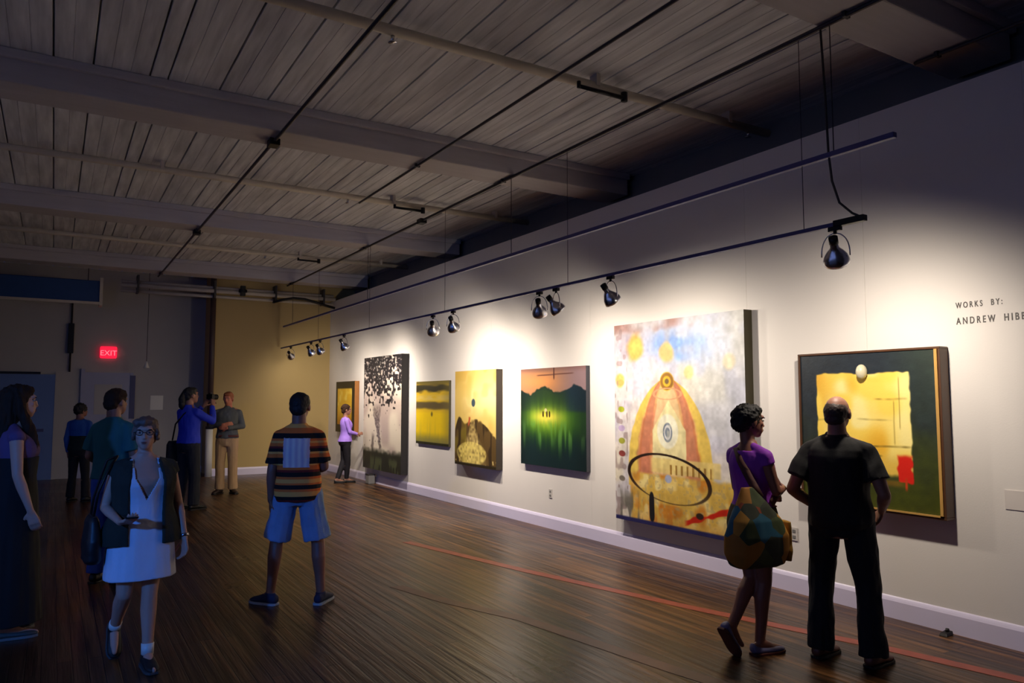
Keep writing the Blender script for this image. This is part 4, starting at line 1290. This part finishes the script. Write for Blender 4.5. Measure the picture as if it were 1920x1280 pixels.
WD = mat('white_dress_cloth', (214, 218, 236), .7, var=.06, bump=.2, bscale=40)
dr = p.skirt('dress', WD, .605, 1.0, .235, kd=.78, noise=.012, tophook=dresshook)
# open the v neckline at the front
import bmesh
bm_ = bmesh.new(); bm_.from_mesh(dr.data)
cut = []
for f_ in bm_.faces:
    c_ = f_.calc_center_median() / p.S
    if c_.z > 1.15 and (c_.y > 0 or c_.z > 1.33) and abs(c_.x) < min(.078, .012 + (c_.z - 1.17) * .50): cut.append(f_)
bmesh.ops.delete(bm_, geom=cut, context='FACES')
bm_.to_mesh(dr.data); bm_.free()
so = dr.modifiers.new('cloth_thickness', 'SOLIDIFY'); so.thickness = .004; so.offset = -1
# cardigan: two open front panels, back and cap sleeves
CM = mat('dark_olive_cardigan', (40, 42, 34), .9, var=.2, bump=.3, bscale=150)
mb = MB()
for x in (-1, 1):
    rr = []
    for i in range(12):
        z = .84 + (1.43 - .84) * i / 11
        hw, hd, oy = interp(TORSO['f'], max(z, .9)); hw = hw * p.wide + .040 + .04 * (1 - i / 11); hd += .046 + .02 * (1 - i / 11)
        inner = .118 if z < 1.25 else .118 - (z - 1.25) * .16
        arc = []
        a0 = math.asin(min(.98, inner / hw)); N = 9
        for k in range(N + 1):
            t = a0 + (math.pi - a0) * k / N
            arc.append((math.sin(t) * hw, math.cos(t) * hd + oy))
        q = [p.P((x * a, b, z)) for a, b in arc] + [p.P((x * max(0, a - .016 * (math.sin(a0) > -1)), b * .88, z)) for a, b in arc[::-1]]
        rr.append(q)
    mb.loft(rr)
    sd = 'R' if x > 0 else 'L'
    p.limb(mb, [Vector((x * .085, -.02, 1.40)), p.J['sh' + sd], p.between('sh' + sd, 'el' + sd, .18)], [.045, .058, .060], end=False)
blob(mb, 'cardigan', CM, p.root, .0075, 3, .010, 14, (1, 1, .4), 31)
for sd in 'LR':
    a = p.J['an' + sd]; k = p.J['kn' + sd]; d = (k - a).normalized()
    tag(MB().cyl(p.P(a + d * .0), p.P(a + d * .075), .041 * p.S, .043 * p.S, 16).build('sock', M['white'], p.root, True), 'white ankle sock')
    p.shoe(sd, mat('black_walking_shoe', (26, 26, 28), .6), mat('grey_sole', (70, 70, 72), .7))
w = p.between('el' + 'L', 'wrL', .93); d = (p.J['wrL'] - p.J['elL']).normalized()
MB().cyl(p.P(w - d * .010), p.P(w + d * .010), .033 * p.S, .032 * p.S, 18).build('wristwatch', M['chrome'], p.root, True)
pw = p
bg_ = empty('handbag', (0.52, 5.42, 0), p.root.rotation_euler.z, 'dark handbag hanging beside the white dress', 'bag')
mb = MB(); rings = []
for z, a, b in ((.66, .10, .035), (.68, .13, .05), (.80, .135, .05), (.92, .10, .035), (.95, .08, .02)):
    rings.append(ell((.275, -.06, z), b, a, 20, 3))
mb.loft(rings); blob(mb, 'bag_body', mat('black_bag_leather', (24, 22, 26), .5, var=.2), bg_, .008, 3, .008, 12)
MB().tube([Vector(v) for v in ((.275, -.14, .92), (.265, -.12, 1.05), (.235, -.09, 1.18), (.205, -.07, 1.29), (.15, -.04, 1.315), (.20, .03, 1.26), (.26, .02, 1.1), (.28, .0, .93))], .008, 8).build('strap', M['black'], bg_, True)
MB().box((.266, -.15, .945), (.284, .03, .953)).build('zipper', M['chrome'], bg_)
ph = empty('mobile_phone', (0, 0, 0), 0, 'small phone held in front of the white dress', 'phone')
ph.location = (0.52, 5.42, 0); ph.rotation_euler = (0, 0, p.root.rotation_euler.z)
hc_ = p.P(p.J['wrR'] + unit(p.J['hdR']) * .11 + Vector((0, 0, .028)))
pm = MB().box((hc_.x - .035, hc_.y - .07, hc_.z - .002), (hc_.x + .035, hc_.y + .07, hc_.z + .007))
pm.build('phone_body', M['black'], ph, bevel=.003)
MB().box((hc_.x - .031, hc_.y - .062, hc_.z + .0068), (hc_.x + .031, hc_.y + .062, hc_.z + .0078)).build('screen', mat('phone_glass', (40, 50, 50), .1), ph)

# ---- woman with long hair at the left edge
p = Person('person with long brown hair and a long black dress at the left edge', (-.22, 6.55), (.80, .10), 1.78, 'f', SK['pale'], .0075, wide=1.0, head=(2, 0, 0), curl=.5,
           joints={'elR': (.205, .00, 1.11), 'wrR': (.215, .085, .86), 'hdR': (-.05, .3, -.95), 'elL': (-.20, .0, 1.11), 'wrL': (-.20, .12, .87)})
p.face_parts()


def longhair(mb):
    for x in (-1, 1):
        mb.chain([p.hpt((x * .060, -.01, .03)), p.hpt((x * .078, .0, -.06)), p.hpt((x * .085, .045, -.17)), p.hpt((x * .085, .08, -.30)), p.hpt((x * .08, .085, -.42))], [.035, .034, .036, .036, .014], n=12)
    mb.chain([p.hpt((0, -.05, .02)), p.hpt((0, -.07, -.10)), p.hpt((0, -.085, -.24)), p.hpt((0, -.10, -.36))], [.075, .080, .085, .04], n=16)


p.hair([((0, -.022, .036), (.088, .102, .093)), ((0, .02, .080), (.070, .062, .040))], HBR, noise=.016, freq=30, aniso=(2, 2, .3), extra=longhair)
p.top('purple_strap_top', mat('lilac_top', (92, 66, 110), .8), 1.20, 1.40, .014, 'none', noise=.004)
p.skirt('long_dress', mat('black_dress_cloth', (16, 14, 16), .85, var=.2), .10, 1.22, .24, kd=.9, noise=.014)
for sd in 'LR': p.shoe(sd, mat('grey_sandal', (62, 66, 64), .6), M['grey'], low=True, name='sandal')

# ---- man in teal shirt behind the white dress
p = Person('person in a teal shirt and blue jeans behind the white dress, back turned', (.50, 7.95), (.60, .80), 1.77, 'm', SK['tan'], .009, wide=.88, head=(-12, -2, 0),
           joints={'elR': (.21, -.02, 1.12), 'elL': (-.21, -.03, 1.12), 'wrR': (.17, .20, 1.04), 'wrL': (-.19, .19, 1.02), 'hdR': (-.5, .8, 0), 'hdL': (.5, .8, 0), 'pnR': (0, 0, -1), 'pnL': (0, 0, -1)})
p.hair(SHORT + [((0, .0, .07), (.084, .09, .06))], HBR, noise=.010)
p.top('teal_shirt', mat('teal_cotton', (34, 104, 108), .8, var=.1), .92, 1.45, .020, 'short', .8, .074, .012, noise=.014, collar=True, loose=.012)
p.pants('jeans', mat('bright_blue_denim', (44, 84, 176), .8, var=.15), .99, 'ankle', .100, .076, .078, frac=1.0)
for sd in 'LR': p.shoe(sd, M['black'])

# ---- small figure in blue with dark vest
p = Person('person in a blue shirt, dark vest and black trousers, far back by the blue door', (.40, 14.35), (.55, .80), 1.60, 'm', SK['brown'], .011, wide=.95, head=(-30, 0, 0),
           joints={'knR': (.11, .02, .49), 'knL': (-.11, .01, .49), 'anR': (.15, -.01, .085), 'anL': (-.12, -.02, .085), 'toR': (.25, .10, .02)})
p.hair([((0, -.022, .034), (.098, .112, .102)), ((0, -.06, -.01), (.085, .06, .07))], HB, noise=.02, freq=50)
p.top('blue_shirt', mat('cobalt_cotton', (34, 84, 158), .8), 1.12, 1.44, .018, 'long', noise=.014)
p.top('dark_vest', mat('dark_green_wool', (24, 36, 32), .9), .90, 1.16, .030, 'none', noise=.01)
p.pants('trousers', mat('black_twill', (16, 16, 22), .85), 1.0, 'ankle', .098, .070, .070, frac=1.02)
for sd in 'LR': p.shoe(sd, M['black'])

# ---- photographer in blue
p = Person('person in a cobalt blue shirt with dark hair raising a camera, near the corner pipe', (1.80, 12.45), (.84, .45), 1.86, 'm', SK['tan'], .010, wide=.98, head=(-10, 4, 0), curl=.9,
           joints={'elR': (.24, .20, 1.24), 'elL': (-.28, .10, 1.20), 'wrR': (.10, .30, 1.46), 'wrL': (-.10, .30, 1.45), 'hdR': (-.3, .35, .8), 'hdL': (.3, .35, .8), 'pnR': (-.9, .2, 0), 'pnL': (.9, .2, 0),
                   'knR': (.11, .03, .49), 'anR': (.12, .02, .085), 'anL': (-.12, -.06, .085)})


def pony(mb):
    mb.chain([p.hpt((0, -.10, .03)), p.hpt((0, -.135, -.04)), p.hpt((0, -.135, -.14)), p.hpt((0, -.12, -.20))], [.040, .050, .045, .02], n=12)


p.hair(SHORT, HB, noise=.010, extra=pony)
p.top('cobalt_shirt', mat('bright_cobalt_cotton', (30, 52, 186), .8, var=.1), .93, 1.45, .020, 'long', noise=.014, collar=True)
p.pants('trousers', mat('navy_twill', (18, 22, 34), .85), 1.0, 'ankle', .102, .078, .080, frac=1.04)
for sd in 'LR': p.shoe(sd, M['black'])
pc = p
cm = empty('handheld_camera', pc.root.location, pc.root.rotation_euler.z, 'black camera raised in both hands by the person in blue', 'camera')
q0 = pc.P((0, .34, 1.585))
MB().box((q0.x - .07, q0.y - .025, q0.z - .045), (q0.x + .07, q0.y + .025, q0.z + .045)).build('camera_body', M['black'], cm, bevel=.006)
MB().cyl((q0.x, q0.y + .02, q0.z), (q0.x, q0.y + .12, q0.z), .038, .042, 18).build('lens', M['black'], cm, True)
MB().box((q0.x - .022, q0.y - .02, q0.z + .045), (q0.x + .022, q0.y + .015, q0.z + .068)).build('viewfinder', M['black'], cm, bevel=.004)
sb = empty('satchel', pc.root.location, pc.root.rotation_euler.z, 'black satchel at the left hip of the person in blue', 'bag')
mb = MB(); rings = []
for z, a, b in ((.72, .13, .05), (.75, .15, .065), (.98, .15, .06), (1.04, .12, .04)): rings.append(ell((-.265, -.03, z), b, a, 20, 3.4))
mb.loft(rings); blob(mb, 'bag_body', mat('black_canvas', (18, 18, 22), .8), sb, .01, 2, .006, 12)
MB().tube([Vector(v) for v in ((-.26, .04, 1.03), (-.21, .165, 1.2), (-.05, .19, 1.36), (.10, .10, 1.50), (.13, -.04, 1.535), (.06, -.135, 1.46), (-.1, -.165, 1.3), (-.24, -.11, 1.05))], .012, 8).build('strap', M['black'], sb, True)

# ---- man with crossed arms
p = Person('person in a grey shirt and beige trousers with folded arms, by the corner pipe', (2.69, 14.18), (-.35, -.90), 1.81, 'm', SK['ruddy'], .010, wide=1.0, head=(-10, -6, 0),
           joints={'elR': (.25, .02, 1.14), 'elL': (-.25, .02, 1.14), 'wrR': (.03, .20, 1.17), 'wrL': (-.03, .215, 1.11), 'hdR': (-.95, -.05, .1), 'hdL': (.95, -.1, .1), 'pnR': (0, -1, 0), 'pnL': (0, -1, 0),
                   'toR': (.17, .14, .02), 'toL': (-.19, .13, .02)})
p.face_parts()
p.hair(SHORT, HO, noise=.006)
p.top('grey_shirt', mat('slate_grey_cotton', (84, 88, 92), .85, var=.15), .93, 1.45, .020, 'long', noise=.014, collar=True)
p.pants('chinos', mat('beige_chinos', (176, 144, 108), .85, var=.1), 1.0, 'ankle', .098, .078, .080, frac=1.02)
for sd in 'LR': p.shoe(sd, mat('dark_brown_shoe', (36, 22, 18), .5))
MB().loft([p.ring(z, .022) for z in (.955, .99)]).build('belt', mat('maroon_belt', (84, 34, 34), .5), p.root, True)

# ---- small woman in lavender near the far paintings
p = Person('person in a lavender top and black leggings beside the farthest painting', (5.08, 14.75), (.95, -.12), 1.57, 'f', SK['tan'], .0105, wide=1.0, head=(-6, -4, 0),
           joints={'elR': (.19, .05, 1.12), 'wrR': (.12, .24, 1.07), 'hdR': (-.2, .9, .1), 'elL': (-.19, .05, 1.12), 'wrL': (-.12, .24, 1.06), 'hdL': (.2, .9, .1),
                   'knR': (.05, .04, .49), 'anR': (-.02, .04, .085), 'toR': (.0, .22, .02), 'knL': (-.04, -.02, .49), 'anL': (.03, -.17, .09), 'toL': (.04, .01, .02)})
p.hair([((0, -.024, .036), (.092, .106, .096)), ((0, -.062, -.02), (.080, .056, .070))], HBR, noise=.014)
p.top('lavender_top', mat('lavender_knit', (158, 122, 220), .8, var=.08), .90, 1.43, .020, 'long', noise=.012, hemflare=.014)
p.pants('leggings', mat('black_jersey', (18, 14, 24), .8), .98, 'ankle', .096, .072, .052, frac=.98)
for sd in 'LR': p.shoe(sd, M['black'], low=True)
